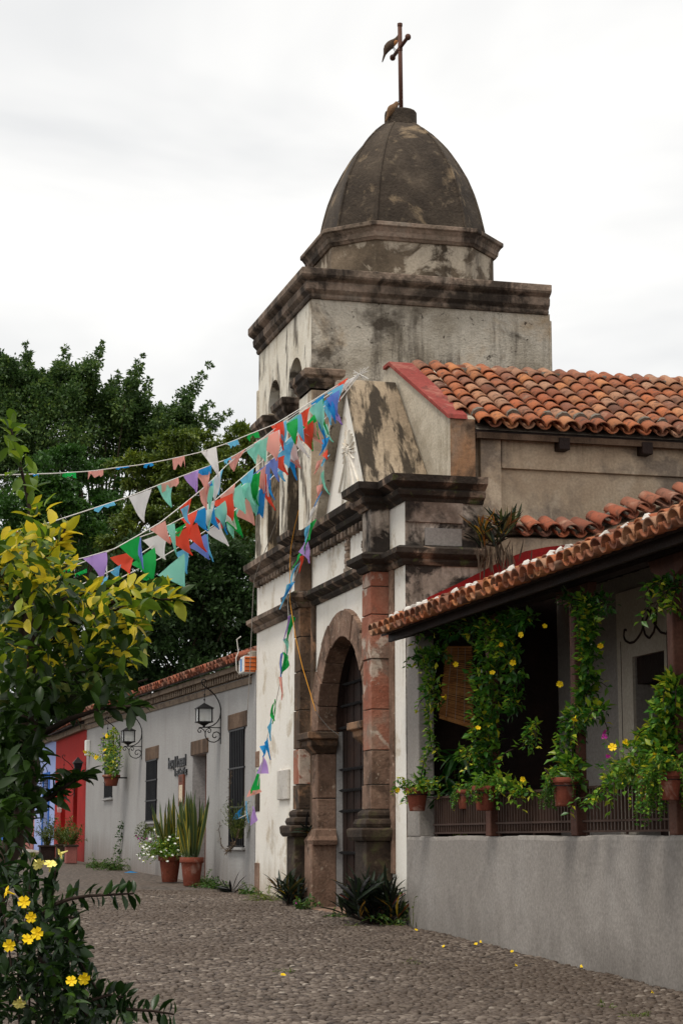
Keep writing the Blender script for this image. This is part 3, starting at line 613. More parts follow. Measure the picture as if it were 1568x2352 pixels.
def tile_mesh(name, L, r0, r1, th_=.013, n=8, flip=1, mat='tile'):
    """half-round clay tile: wide end at y=0, narrow end at y=L."""
    V_ = []; F_ = []
    for y_, r_ in ((0, r0), (L, r1)):
        for rr_ in (r_, r_ - th_):
            for i in range(n + 1):
                a_ = math.pi * i / n; V_.append((rr_ * math.cos(a_), y_, flip * rr_ * .86 * math.sin(a_)))
    m1 = n + 1
    for i in range(n):
        F_ += [(i, i + 1, 2 * m1 + i + 1, 2 * m1 + i), (m1 + i + 1, m1 + i, 3 * m1 + i, 3 * m1 + i + 1), (i + 1, i, m1 + i, m1 + i + 1), (2 * m1 + i, 2 * m1 + i + 1, 3 * m1 + i + 1, 3 * m1 + i)]
    for e_ in (0, n): F_.append((e_, 2 * m1 + e_, 3 * m1 + e_, m1 + e_))
    me_ = bpy.data.meshes.new(name); me_.from_pydata(V_, [], F_)
    import bmesh
    bm = bmesh.new(); bm.from_mesh(me_); bmesh.ops.recalc_face_normals(bm, faces=bm.faces); bm.to_mesh(me_); bm.free()
    me_.polygons.foreach_set('use_smooth', [q < 4 * n and q % 4 < 2 for q in range(len(me_.polygons))])
    me_.materials.append(MAT[mat]); return me_
T_cov = tile_mesh('roof_tile', .42, .118, .092); T_ch = tile_mesh('channel_tile', .42, .088, .112, flip=-1)
T_cov_o = tile_mesh('roof_tile', .42, .112, .088, mat='tile_old'); T_ch_o = tile_mesh('channel_tile', .42, .085, .108, flip=-1, mat='tile_old')
def tiles(parent, o0, e, sv, n, ncol, nrow, pitch=.235, expo=.31, cov=None, ch=None, jit=1.0, drop=(), chrows=None, lift=0):
    for c in range(ncol):
        jx = RND.uniform(-.012, .012) * jit
        for r_ in range(nrow):
            if (c, r_) in drop: continue
            for kind in (0, 1):
                if kind and chrows is not None and r_ >= chrows: continue
                p = np.array(o0) + e * ((c + .5 * kind) * pitch + jx + RND.uniform(-.008, .008) * jit) + sv * (r_ * expo + RND.uniform(-.02, .02) * jit) + n * ((.058 if not kind else .085) + .004 * RND.random() + (lift if r_ else 0))
                an = RND.uniform(-.035, .035) * jit; tl = -.045 + RND.uniform(-.02, .02) * jit
                e2 = e * math.cos(an) + sv * math.sin(an); s2 = unit(np.cross(n, e2)); s2 = unit(s2 + n * tl * (1 if not kind else .6)); n2 = np.cross(e2, s2)
                place('roof_tile' if not kind else 'channel_tile', (cov or T_cov) if not kind else (ch or T_ch), parent, frame(e2, s2, n2, p))
EX = np.array([1., 0, 0]); roof = MB().prismX([(EY + .1, EZ - .025), (RY, RZ - .095), (RY, RZ - .09), (EY + .1, EZ - .02)], 8.11, NX1 - .01).build('roof', 'mortar_grey', CH)
tiles(roof, (7.97, EY + .0, EZ - .02), EX, S1, N1, 22, 8, .232, .305, drop=((0, 0),))
for i in range(16):        # ridge caps bedded in mortar
    x = 8.2 + i * .36; place('ridge_tile', T_cov, roof, frame(np.array([0, 1., 0]), np.array([-1., 0, RND.uniform(-.04, .04)]), np.array([0, 0, 1.]), (x + .4, RY + .02, RZ + .01 + RND.uniform(0, .02))))
mb = MB()
for i in range(60):
    x = 8.2 + i * .1; mb.box(x, x + RND.uniform(.08, .12), RY - .14 + RND.uniform(-.03, .02), RY + .12, RZ - .1, RZ + .035 + RND.uniform(-.02, .02))
mb.build('ridge_mortar', 'mortar_grey', roof, bevel=.02, kind='stuff')
mb = MB()                   # mortar over the second course joints
for c in range(20):
    if RND.random() < .62:
        p = np.array((8.2 + c * .232, EY, EZ)) + S1 * .30 + N1 * .05
        w_ = RND.uniform(.08, .12)
        mb.loft([[p + EX * (w_ * math.cos(a_)) + S1 * y_ + N1 * (max(0, .103 * math.sin(a_)) * (1 + .1 * RND.random())) for a_ in np.linspace(0, math.pi, 6)] for y_ in (-.02, .035)])
mb.build('tile_mortar', 'mortar_grey', roof, kind='stuff')

# ---- bell tower
TX0, TX1, TY0, TY1, TZ = XF, 10.6, 27.7, 31.3, 9.52
A1 = (28.24, 29.2, 6.0, 8.34, .50); A2 = (29.72, 30.58, 6.0, 8.36, .46)
wall_open(MB(), TX0, TY0, TY1, 5.75, TZ, [A1, A2], .45).build('belfry_wall', 'tower_white', CH)
MB().box(TX0 + .002, TX1, TY0 + .002, TY0 + .35, .3, TZ).build('tower_side_wall', 'tower_side', CH)
MB().box(TX0 + .003, TX1, TY1 - .35, TY1 - .002, .3, TZ).build('tower_side_wall', 'tower_side', CH)
MB().box(TX1 - .35, TX1 - .003, TY0 + .35, TY1 - .35, .3, TZ).build('tower_back_wall', 'tower_side', CH)
MB().box(TX0 + .05, TX1 - .36, TY0 + .36, TY1 - .36, 5.7, 5.96).build('belfry_floor', 'tower_side', CH)
MB().box(TX0 + .05, TX1 - .05, TY0 + .05, TY1 - .05, TZ - .15, TZ + .02).build('tower_ceiling', 'tower_side', CH)
MB().box(TX1 - .02, TX1 + .025, TY0 - .02, TY0 + .3, 7.4, 9.42).build('tower_quoin', 'tower_side', CH, bevel=.02)
MB().box(TX0 - .03, TX0 + .1, TY1 - .05, TY1 + .045, 5.9, 8.9).build('tower_quoin', 'tower_white', CH, bevel=.015)
for q in (A1, A2): MB().box(TX0 + .006, TX0 + .46, q[1] - .012, q[1] + .02, 6.0, q[3]).build('pier_side', 'gable_top', CH)
cap_pr = [(-.06, 8.04), (.015, 8.04), (.03, 8.08), (.07, 8.13), (.08, 8.19), (.12, 8.22), (.13, 8.31), (.04, 8.34), (-.06, 8.345)]
MB().box(6.81, 7.17, 27.5, 28.22, 5.99, 8.08).build('belfry_pier', 'nave_wall', CH, bevel=.012)
MB().box(6.80, 6.87, 27.506, 28.214, 6.0, 8.07).build('pier_face', 'tower_white', CH, bevel=.01)
cp2 = [(o_, z_ + .06) for o_, z_ in cap_pr]
MB().sweep([(6.81, 28.22), (6.81, 27.5), (7.17, 27.5), (7.17, 28.22)], cp2, closed=True).build('pier_capital', 'cornice_mould', CH, bevel=.008)
MB().box(6.79, 7.19, 27.48, 28.23, 8.1, 8.402).build('pier_block', 'cornice_mould', CH)
for y0, y1 in ((29.2, 29.72), (30.58, 31.3)):
    MB().sweep([(7.3, y1 if y1 < 31 else y1 - .01), (TX0, y1), (TX0, y0), (7.3, y0)] if y1 < 31 else [(TX0, y1 + .03), (TX0, y0), (7.3, y0)], cap_pr).build('pier_capital', 'cornice_stone', CH, bevel=.008)
    MB().box(TX0 - .02, TX0 + .3, y0 - .02, y1 + .0, 8.05, 8.338).build('pier_block', 'cornice_stone', CH)
MB().sweep([(TX0, TY1), (TX0, TY0), (TX1 - .03, TY0)], [(-.1, 9.5), (.03, 9.5), (.05, 9.54), (.04, 9.57), (.10, 9.63), (.11, 9.72), (.09, 9.75), (.17, 9.80), (.19, 9.83), (.19, 9.93), (-.1, 9.97)]).build('tower_cornice', 'cornice_stone', CH, bevel=.01)
MB().box(TX0 + .01, TX1 - .035, TY0 + .01, TY1 - .01, 9.5, 9.955).build('tower_top', 'dome_mould', CH)
# drum, dome, lantern block, cross
DC = (8.77, 29.5)
def octa(hx, hy, c, z): return [(DC[0] + x_, DC[1] + y_, z) for x_, y_ in ((-hx, hy - c), (-hx, -hy + c), (-hx + c, -hy), (hx - c, -hy), (hx, -hy + c), (hx, hy - c), (hx - c, hy), (-hx + c, hy))]
HX, HY, CC = 1.32, 1.25, .55
MB().loft([octa(HX, HY, CC, 9.94), octa(HX, HY, CC, 10.76)]).build('drum', 'drum_stain', CH, bevel=.01)
MB().sweep([p[:2] for p in octa(HX, HY, CC, 0)], [(-.1, 10.66), (.03, 10.66), (.05, 10.69), (.07, 10.71), (.08, 10.78), (.12, 10.84), (.15, 10.86), (.15, 10.92), (.0, 10.96), (-.1, 10.96)], closed=True).build('drum_cornice', 'cornice_stone', CH, bevel=.008)
DP = [(0, 1), (.08, .985), (.16, .955), (.25, .922), (.34, .878), (.42, .832), (.5, .775), (.57, .73), (.63, .68), (.7, .605), (.76, .53), (.82, .45), (.87, .375), (.92, .30), (.96, .235), (1., .16)]
rings = []
ZD = [10.95, 11.13, 11.44, 11.72, 12.0, 12.25, 12.5, 12.65, 12.8, 12.92, 12.98, 13.0]; HD = [1.325, 1.30, 1.235, 1.16, 1.055, .925, .77, .65, .51, .37, .28, .2]
for z in list(np.linspace(10.95, 12.8, 22)) + [12.86, 12.92, 12.96, 12.99]:
    f_ = float(np.interp(z, ZD, HD)) * .91; rings.append(octa(f_, f_ * .94, .40 * f_, z))
dome = MB().loft(rings).build('dome', 'dome_mould', CH, fix=True)
dome.data.polygons.foreach_set('use_smooth', [False] * len(dome.data.polygons))
for kx in range(8):          # raised ribs on the dome's edges
    path = [np.array(rg[kx]) for rg in rings]; path = [p + unit(p - np.array([DC[0], DC[1], p[2]])) * -.005 for p in path]
    MB().tube(path, [.028 - .012 * i / len(path) for i in range(len(path))], 6).build('dome_rib', 'dome_mould', dome, smooth=True)
MB().lathe([(.26, 12.9), (.265, 12.95), (.262, 13.2), (.25, 13.23), (0, 13.23)], (DC[0] + .01, DC[1], 0), 16).build('dome_cap', 'dome_mould', CH, bevel=.01)
CX = DC[0] + .02; cr_ = MB().tube([(CX, DC[1], 13.15), (CX - .015, DC[1], 14.745)], .036, 10).build('cross', 'cross_metal', CH, smooth=True)
b0, b1 = onX(938, 90, CX), onX(900, 131, CX); zb = (b0[2] + b1[2]) / 2; hb = .42
MB().tube([(CX - .01, DC[1] - hb, zb), (CX - .01, DC[1] + hb, zb)], .032, 10).build('cross_bar', 'cross_metal', cr_, smooth=True)
for e_ in (-1, 1): MB().lathe([(0, -.055), (.03, -.045), (.048, -.02), (.05, 0), (.048, .02), (.03, .045), (0, .055)], (CX - .01, DC[1] + e_ * (hb + .02), zb), 10).build('ball_end', 'cross_metal', cr_, smooth=True)
for z in (14.70, zb - .06): MB().lathe([(.036, 0), (.044, .005), (.044, .05), (.036, .055)], (CX - .013, DC[1], z), 10).build('collar', 'cross_metal', cr_)
print('cross bar', b0, b1, 'vs', zb)

# ================================================================== foliage and flower helpers
def flower_mesh(name, mat, r=.04, petals=5, tube_len=.05):
    mb = MB()
    for i in range(petals):
        a = 2 * math.pi * i / petals; w_ = math.pi / petals * 1.12
        c, s_ = math.cos, math.sin
        pts_ = [(0, 0, 0), (r * .6 * c(a - w_), r * .6 * s_(a - w_), r * .22), (r * 1.0 * c(a - w_ * .55), r * 1.0 * s_(a - w_ * .55), r * .12), (r * 1.04 * c(a + w_ * .5), r * 1.04 * s_(a + w_ * .5), r * .2), (r * .6 * c(a + w_), r * .6 * s_(a + w_), r * .28)]
        mb.add(pts_, [(0, 1, 2), (0, 2, 3), (0, 3, 4)])
    if tube_len: mb.loft([[(rr * math.cos(2 * math.pi * i / 6), rr * math.sin(2 * math.pi * i / 6), z_) for i in range(6)] for rr, z_ in ((r * .3, r * .1), (r * .14, -tube_len * .5), (r * .08, -tube_len))], cap=False)
    me_ = bpy.data.meshes.new(name); me_.from_pydata(mb.v, [], mb.f); me_.materials.append(MAT[mat]); return me_
FL_Y = flower_mesh('flower', 'petal_yellow'); FL_P = flower_mesh('flower', 'petal_pale'); FL_K = flower_mesh('flower', 'petal_pink', .022, 5, 0); FL_W = flower_mesh('flower', 'petal_white', .02, 6, 0)
def aim(p, d, sc=1.0, roll=0):
    q = Vector(d).normalized().to_track_quat('Z', 'Y'); return Matrix.Translation(Vector([float(c) for c in p])) @ q.to_matrix().to_4x4() @ Matrix.Rotation(roll, 4, 'Z') @ Matrix.Scale(sc, 4)
def put_flower(parent, p, sc=1.0, me_=None, d=None):
    d = d if d is not None else unit(CAM - np.array(p)) + NPR.normal(size=3) * .55
    return place('flower', me_ or FL_Y, parent, aim(p, d, sc, RND.uniform(0, 6)))
def polyline(P, n):
    P = np.array(P, float); d = np.r_[0, np.cumsum(np.linalg.norm(np.diff(P, axis=0), axis=1))]; t_ = np.linspace(0, d[-1], n)
    return np.stack([np.interp(t_, d, P[:, i]) for i in range(3)], 1)
def vine_leaves(P, rad, n, L=.075, W=.036, tint=(.2, .7), yel=.06):
    """leaves around a line P with thickness rad (array or number)."""
    Q = polyline(P, n); rr = np.interp(np.linspace(0, 1, n), np.linspace(0, 1, len(np.atleast_1d(rad))), np.atleast_1d(rad))[:, None] if np.ndim(rad) else rad
    o_ = rdir(n) * (NPR.random((n, 1)) ** .5); p = Q + o_ * rr
    D = unit(o_ * 1.0 + NPR.normal(size=(n, 3)) * .55 + np.array([-.35, -.35, .15])); l = L * NPR.uniform(.65, 1.2, n)
    ti = np.clip(NPR.uniform(tint[0], tint[1], n) + .25 * (o_[:, 2]), 0, .9); ti[NPR.random(n) < yel] = .98
    return leaves(p, D, l, l * (W / L), ti, fine=False, droop=.15)
def sprays(base, n, length, L, W, up=1.0, spread=.8, droop=.35, per=9, tint=(.2, .8), yel=.05, bias=(0, 0, 0), sc=1.0):
    """stems rising from a base point with leaves in pairs; returns (stem paths, leaf arrays)."""
    paths = []; Ps = []; Ds = []; Ls = []; Ti = []
    for i in range(n):
        d = unit(np.array([RND.gauss(0, spread), RND.gauss(0, spread), up]) + np.array(bias)); ln = length * RND.uniform(.55, 1.1); p = np.array(base, float) + NPR.normal(size=3) * np.array([.04, .04, .005]); pa = [p.copy()]
        for k_ in range(6):
            d = unit(d + np.array([0, 0, -droop / 6 * (1 + k_ * .5)]) + NPR.normal(size=3) * .08); p = p + d * ln / 6; pa.append(p.copy())
        paths.append(pa); Q = polyline(pa, per + 2)[2:]
        for j, q in enumerate(Q):
            for sg in (-1, 1):
                side = unit(np.cross(d, rdir(1)[0])); Ps.append(q); Ds.append(side * .9 + d * .5 + np.array([0, 0, .15])); Ls.append(L * RND.uniform(.6, 1.15)); Ti.append(RND.uniform(*tint) if RND.random() > yel else .98)
    Ls = np.array(Ls); return paths, leaves(np.array(Ps), np.array(Ds), Ls, Ls * W / L, np.array(Ti))
def stems(name, paths, r, mat, parent):
    mb = MB()
    for pa in paths: mb.tube(pa, list(np.linspace(r, r * .4, len(pa))), 5)
    return mb.build(name, mat, parent, smooth=True, fix=False)
def pot_parts(root, c, r, h, ring=True, n=22):
    """flower pot with rolled rim; c is the centre of its foot."""
    o_ = MB().lathe([(r * .66, 0), (r * .7, .01), (r * .93, h * .78), (r * .93, h * .80), (r * 1.06, h * .81), (r * 1.08, h * .84), (r * 1.06, h * .99), (r * 1.02, h), (r * .92, h * .99), (r * .9, h * .88)], c, n).build('pot', 'terracotta', root, smooth=False)
    o_.data.polygons.foreach_set('use_smooth', [len(p.vertices) == 4 for p in o_.data.polygons])
    MB().lathe([(r * .9, h * .885), (r * .5, h * .91), (0, h * .92)], c, 12).build('soil', 'soil', root)
    if ring: MB().lathe([(r * .95, h * .70), (r * 1.0, h * .70), (r * 1.0, h * .735), (r * .95, h * .735)], c, n).build('hanger_ring', 'iron', root)
    return o_

# ================================================================== veranda house
VH = thing('veranda_house', (XF, 18, .45), 'grey house with tiled veranda roof, timber posts and low plastered wall', 'house')
VY0, VY1 = 11.5, 22.94
rg = []
for i in range(150):
    y_ = VY1 - (VY1 - VY0) * i / 149; h1, h2, h3 = (.006 * math.sin(y_ * 3.1) + RND.uniform(-.004, .004)), (.005 * math.sin(y_ * 2.3 + 1) + RND.uniform(-.002, .002)), RND.uniform(-.003, .003)
    rg.append([(7.1, y_, .1), (7.1, y_, 1.62), (7.08, y_, 1.642 + h1), (6.89, y_, 1.642 + h1 + h3), (6.868 + h3, y_, 1.632 + h1), (XF + h2, y_, 1.60 + h1), (XF + h2 * .6, y_, 1.1), (XF + h3 * .5, y_, .6), (XF, y_, .1)])
MB().loft(rg).build('low_wall', 'veranda_wall', VH, smooth=False)
MB().box(XF + .004, 7.06, 22.46, VY1 - .002, 1.64, 4.2).build('end_pillar', 'veranda_wall', VH, bevel=.015)
MB().box(7.06, 7.5, 22.80, VY1 - .004, .3, 4.4).build('end_wall', 'veranda_wall', VH)
MB().add([(7.1, 22.78, .7), (8.74, 22.78, .7), (8.74, 22.78, 4.64), (7.1, 22.78, 4.14), (7.1, 22.79, .7), (8.74, 22.79, .7), (8.74, 22.79, 4.64), (7.1, 22.79, 4.14)], [(0, 1, 2, 3), (7, 6, 5, 4), (0, 4, 5, 1), (1, 5, 6, 2), (2, 6, 7, 3), (3, 7, 4, 0)]).build('end_shade_sheet', 'dark_wood', VH)  # near-black sheet standing in for the deep shade at the veranda's far end
MB().box(7.1, 8.74, VY0, 22.8, .5, .72).build('veranda_floor', 'rose_base', VH)
BX = 8.75
ya, yb = float(onX(1536, 1700, BX)[1]), float(onX(1462, 1700, BX)[1]); ztop = float(onX(1500, 1500, BX)[2])
bw = wall_open(MB(), BX, VY0, 22.9, .5, 4.68, [(ya, yb, .72, ztop, 0)], .3).build('back_wall', 'veranda_back', VH)
py0, py1 = float(onX(1552, 1700, BX)[1]), float(onX(1427, 1700, BX)[1])
MB().box(BX - .035, BX - .001, py0, ya, .72, 4.3).build('door_surround', 'cream_wall', VH)
MB().box(BX - .035, BX - .001, yb, py1, .72, 4.35).build('door_surround', 'cream_wall', VH)
MB().box(BX - .034, BX - .001, ya, yb, ztop, 4.35).build('door_surround', 'cream_wall', VH)
for yy_ in (py0 + .09, py1 - .12): MB().box(BX - .038, BX - .03, yy_, yy_ + .012, .72, 3.8).build('painted_line', 'stencil', VH)
dv = MB().box(BX + .26, BX + .29, ya, yb, .72, ztop - .3).build('inner_door', 'dark_wood', VH)
for k_ in range(2):
    w_ = (yb - ya) / 2; MB().box(BX + .235, BX + .262, ya + k_ * w_ + .03, ya + (k_ + 1) * w_ - .03, .8, ztop - .36).build('door_panel', 'dark_wood', dv, bevel=.01)
MB().box(BX + .02, BX + .3, ya, yb, ztop - .3, ztop - .002).build('door_lintel', 'dark_wood', VH)
zz = [(605, 660), (578, 645), (568, 740), (590, 795), (640, 825), (700, 812), (745, 765), (800, 680), (850, 545), (890, 455), (935, 375), (975, 375), (996, 450), (990, 560), (960, 680), (900, 765), (850, 720), (815, 600), (810, 470), (845, 385), (885, 400), (930, 490), (985, 600), (1050, 685), (1120, 705), (1195, 655), (1212, 560), (1215, 490)]
path = [onX((1450 + a_ / 5.226) * .9186, (1450 + b_ / 5.226) * .9186, BX - .036) for a_, b_ in zz]
MB().tube(polyline(path, 90), .014, 6).build('stencil_scroll', 'stencil', VH)
MB().box(BX + .01, 12.0, VY0, 22.9, 4.60, 4.64).build('inner_ceiling', 'dark_wood', VH)
# posts, beam, rafters
PY = [float(onX(1132, 1900, 6.93)[1]), float(onX(1331, 1900, 6.93)[1]), float(onX(1562, 1900, 6.93)[1])]; PY.append(PY[2] - 2.15)
for y_ in PY:
    MB().box(6.90, 7.03, y_, y_ + .17, 1.64, 2.16).build('post_foot', 'post_wood', VH, bevel=.012)
    MB().box(6.915, 7.02, y_ + .02, y_ + .15, 2.16, 3.86).build('post', 'post_wood', VH, bevel=.015)
    MB().prismX([(y_ - .35, 3.98), (y_ + .52, 3.98), (y_ + .46, 3.88), (y_ + .24, 3.80), (y_ - .07, 3.80), (y_ - .29, 3.88)], 6.92, 7.015).build('post_bracket', 'post_wood', VH, bevel=.012)
MB().box(6.9, 7.04, VY0, 22.5, 3.98, 4.16).build('beam', 'dark_wood', VH)
EVX, EVZ, TN = 6.37, 3.985, .30
def vz(x_): return EVZ + (x_ - EVX) * TN
for i in range(24):
    y_ = 22.55 - i * .46
    MB().hexa([(EVX + .25, y_, vz(EVX + .25) - .13), (EVX + .25, y_ + .08, vz(EVX + .25) - .13), (EVX + .25, y_ + .08, vz(EVX + .25) - .031), (EVX + .25, y_, vz(EVX + .25) - .031)], [(BX, y_, vz(BX) - .16), (BX, y_ + .08, vz(BX) - .16), (BX, y_ + .08, vz(BX) - .06), (BX, y_, vz(BX) - .06)]).build('rafter', 'dark_wood', VH)
vroof = MB().hexa([(EVX + .12, VY0, vz(EVX + .12) - .03), (EVX + .12, 22.72, vz(EVX + .12) - .03), (BX + .4, 22.72, vz(BX + .4) - .03), (BX + .4, VY0, vz(BX + .4) - .03)], [(EVX + .12, VY0, vz(EVX + .12) - .002), (EVX + .12, 22.72, vz(EVX + .12) - .002), (BX + .4, 22.72, vz(BX + .4) - .002), (BX + .4, VY0, vz(BX + .4) - .002)]).build('veranda_roof', 'dark_wood', VH)
MB().box(EVX + .20, EVX + .24, VY0, 22.70, EVZ - .06, EVZ + .05).build('fascia', 'dark_wood', VH, bevel=.006)
cz = 1 / math.sqrt(1 + TN * TN); S2 = np.array([cz, 0, TN * cz]); N2 = np.array([-TN * cz, 0, cz]); E2 = np.array([0, -1., 0])
tiles(vroof, (EVX - .03, 22.62, EVZ - .02), E2, S2, N2, 42, 6, .222, .33, cov=T_cov, ch=T_ch, jit=1.1, chrows=4, lift=.05)
mb = MB()
for c in range(42):           # whitish mortar packed under the second course
    if RND.random() < .6:
        p = np.array((EVX, 22.62 - c * .222, EVZ)) + S2 * .285 + N2 * (.07 + RND.uniform(0, .025)); w_ = RND.uniform(.06, .095)
        mb.loft([[p + E2 * (w_ * math.cos(a_)) + S2 * (y_ + RND.uniform(-.012, .012)) + N2 * (.115 * math.sin(a_) * (k1 + .12 * RND.random())) for a_ in np.linspace(0, math.pi, 7)] for y_, k1 in ((-.05, .75), (-.015, .98), (.03, 1.0))])
mb.build('tile_mortar', 'mortar', vroof, kind='stuff')
# end wall above the roof: red flashing band and tile coping against the nave
tp = [onY(x_, y_, 22.93) for x_, y_ in ((1112, 1238), (1200, 1236), (1340, 1240), (1400, 1212), (1480, 1184), (1568, 1160))]
tp.append(tp[-1] + (tp[-1] - tp[-2]) * 3)
mb = MB()
for a_, b_ in zip(tp[:-1], tp[1:]): mb.hexa([(a_[0], 22.93, 3.5), (b_[0], 22.93, 3.5), (b_[0], 23.25, 3.5), (a_[0], 23.25, 3.5)], [(a_[0], 22.93, a_[2]), (b_[0], 22.93, b_[2]), (b_[0], 23.25, b_[2] + .08), (a_[0], 23.25, a_[2] + .08)])
ew = mb.build('coping_wall', 'nave_wall', VH)
red = [(937, 1404), (985, 1371), (1050, 1341), (1112, 1309), (1160, 1284), (1206, 1266), (1256, 1256), (1300, 1252)]
low = [(937, 1440), (985, 1420), (1050, 1400), (1112, 1380), (1160, 1360), (1206, 1345), (1256, 1330), (1300, 1320)]
for (a_, b_, c_, d_) in zip(red[:-1], red[1:], low[1:], low[:-1]): pass
mb = MB(); pa = [onY(x_, y_, 22.915) for x_, y_ in red]; pl = [onY(x_, y_, 22.915) for x_, y_ in low]
for i in range(len(pa) - 1): mb.hexa([pl[i], pl[i + 1], pa[i + 1], pa[i]], [q + np.array([0, .012, 0]) for q in (pl[i], pl[i + 1], pa[i + 1], pa[i])])
mb.build('flashing_band', 'red_paint', VH)
mb = MB()
for i in range(46):
    t_ = .06 + .94 * i / 46 * .75; k_ = t_ * (len(tp) - 2); j = int(k_); q = tp[j] + (tp[j + 1] - tp[j]) * (k_ - j)
    mb.box(q[0] - .05, q[0] + .05, 23.0 + RND.uniform(-.02, .05), 23.28, q[2] + .06, q[2] + .16 + RND.uniform(-.03, .05))
mb.build('coping_mortar', 'mortar_grey', ew, bevel=.02, kind='stuff')
Q = polyline(tp, 400); x_ = tp[1][0] - .1; i = 0
while x_ < tp[-1][0] - .3 and i < 20:
    j = int(np.argmin(abs(Q[:, 0] - x_))); d = unit(Q[min(j + 8, 399)] - Q[max(0, j - 8)]); d[1] = 0; d = unit(d); sv = unit(np.array([0, .9, .42])); nn = unit(np.cross(d, sv)); sv = np.cross(nn, d)
    place('coping_tile', T_cov_o, ew, frame(d, sv, nn, Q[j] + np.array([0, -.14, .05 + RND.uniform(0, .03)])))
    place('channel_tile', T_ch_o, ew, frame(d, sv, nn, Q[j] + d * .115 + np.array([0, -.12, .075])))
    x_ += .235; i += 1
# iron railing, bar by bar
rails = [(VY0 + .2, PY[3]), (PY[3] + .17, PY[2]), (PY[2] + .17, PY[1]), (PY[1] + .17, PY[0]), (PY[0] + .17, 22.2)]
bar_me = bpy.data.meshes.new('bar'); b_ = MB().box(-.011, .011, -.011, .011, 0, .40); bar_me.from_pydata(b_.v, [], b_.f); bar_me.materials.append(MAT['rusty_iron'])
for k_, (a_, b_) in enumerate(rails[1:]):
    rl = MB().box(6.955, 6.985, a_, b_, 1.672, 1.69).build('railing', 'rusty_iron', VH)
    MB().box(6.952, 6.988, a_, b_, 1.765, 1.785).build('rail', 'rusty_iron', rl); MB().box(6.950, 6.99, a_, b_, 2.07, 2.095).build('rail', 'rusty_iron', rl)
    for yy_ in np.linspace(a_ + .1, b_ - .1, 3): MB().box(6.96, 6.98, yy_, yy_ + .02, 1.64, 1.675).build('rail_foot', 'rusty_iron', rl)
    y_ = a_ + .05
    while y_ < b_ - .03: place('bar', bar_me, rl, Matrix.Translation((6.97, y_, 1.682))); y_ += .083

# rolled bamboo blind hanging askew under the eave
TL, TR, BR, BL = onY(1026, 1488, 22.25), onY(1083, 1488, 22.15), onY(1087, 1668, 22.1), onY(1009, 1644, 22.2)
bl = thing('bamboo_blind', (TL + TR) / 2, 'worn bamboo roll blind hanging crooked under the veranda eave', 'blind')
slat_me = bpy.data.meshes.new('bamboo_slat'); b_ = MB().box(0, 1, -.003, .003, -.0042, .0042); slat_me.from_pydata(b_.v, [], b_.f); slat_me.materials.append(MAT['bamboo'])
ns = 74
for i in range(ns):
    t_ = i / (ns - 1); a_ = TL + (BL - TL) * t_; c_ = TR + (BR - TR) * t_; a_ = a_ - np.array([1, 0, 0]) * .02 * RND.random(); c_ = c_ + np.array([0, 0, RND.uniform(-.012, .006)])
    a_[1] += RND.uniform(-.006, .006); d = c_ - a_; ln = np.linalg.norm(d); e_ = d / ln; up_ = np.array([0, 0, 1.]); yv = unit(np.cross(up_, e_)); zv = np.cross(e_, yv)
    place('bamboo_slat', slat_me, bl, frame(e_ * ln * RND.uniform(.97, 1.03), yv, zv * RND.uniform(.8, 1.15), a_))
for f_ in (.18, .45, .72): MB().tube([TL + (TR - TL) * f_ + np.array([0, -.008, 0]), BL + (BR - BL) * f_ + np.array([0, -.008, 0])], .003, 4).build('string', 'cord_grey', bl)
MB().tube([BL + np.array([0, 0, -.01]), BR + np.array([0, 0, -.012])], .022, 8).build('roll', 'bamboo', bl)
MB().tube([TL + np.array([0, 0, .01]), TR + np.array([0, 0, .01])], .012, 6).build('headrail', 'bamboo', bl)
for q in (TL, TR): MB().tube([q, np.array([q[0], q[1], vz(q[0]) - .1])], .004, 4).build('hanging_cord', 'cord_grey', bl)

# ---- potted plants hung along the low wall and railing
def hung_pot(px, prim, pbot, dia_px, X, label, fol, group='terracotta pots hung along the veranda wall'):
    c = onX(px, prim, X); b = onX(px, pbot, X); h_ = float(c[2] - b[2]); r_ = dia_px / (F / (np.dot(c - CAM, FW))) / 2 / 1.06
    t_ = thing('hanging_pot', (c[0], c[1], b[2]), label, 'potted plant', group)
    pot_parts(t_, (c[0], c[1], b[2]), r_, h_)
    arm = max(6.9, XF + .02); MB().box(c[0] + r_ * .9, arm + .05, c[1] - .012, c[1] + .012, b[2] + h_ * .70, b[2] + h_ * .735).build('hanger_arm', 'iron', t_)
    fol(t_, np.array([c[0], c[1], float(c[2])])); return t_
def fol_bushy(n=26, ln=.30, L=.07, W=.034, bias=(0, 0, 0), yel=.12, mat='leaf_vine', droop=.7, tint=(.35, .85), flw=0, per=8):
    def f(t_, base):
        pa, la = sprays(base - np.array([0, 0, .02]), n, ln, L, W, .75, .75, droop, per, tint, yel, bias)
        stems('stem', pa, .004, 'stem_green', t_); leaf_obj('foliage', la, mat, t_)
        for i in range(flw): put_flower(t_, np.array(pa[RND.randrange(len(pa))][-1]) + NPR.normal(size=3) * .02, RND.uniform(.7, 1.0))
    return f
def fol_trail(n=40, ln=.55, L=.03, W=.026, mat='leaf_vine', bias=(-.5, -.2, -.2)):
    def f(t_, base):
        pa, la = sprays(base, n, ln, L, W, .3, .6, 2.4, 16, (.3, .8), .05, bias); stems('stem', pa, .003, 'stem_green', t_); leaf_obj('foliage', la, mat, t_)
    return f
def both(*fs):
    def f(t_, b):
        for q in fs: q(t_, b)
    return f
hung_pot(957, 1810, 1863, 54, 6.72, 'small terracotta pot beside the chapel corner with bushy yellow green plant', fol_bushy(30, .27, .06, .034, (-.1, 0, .1), .2, flw=1))
hung_pot(1068, 1814, 1858, 44, 6.98, 'terracotta pot behind the railing with trailing green plant', fol_trail(24, .3, .03, .026, bias=(-.2, -.3, .3)))
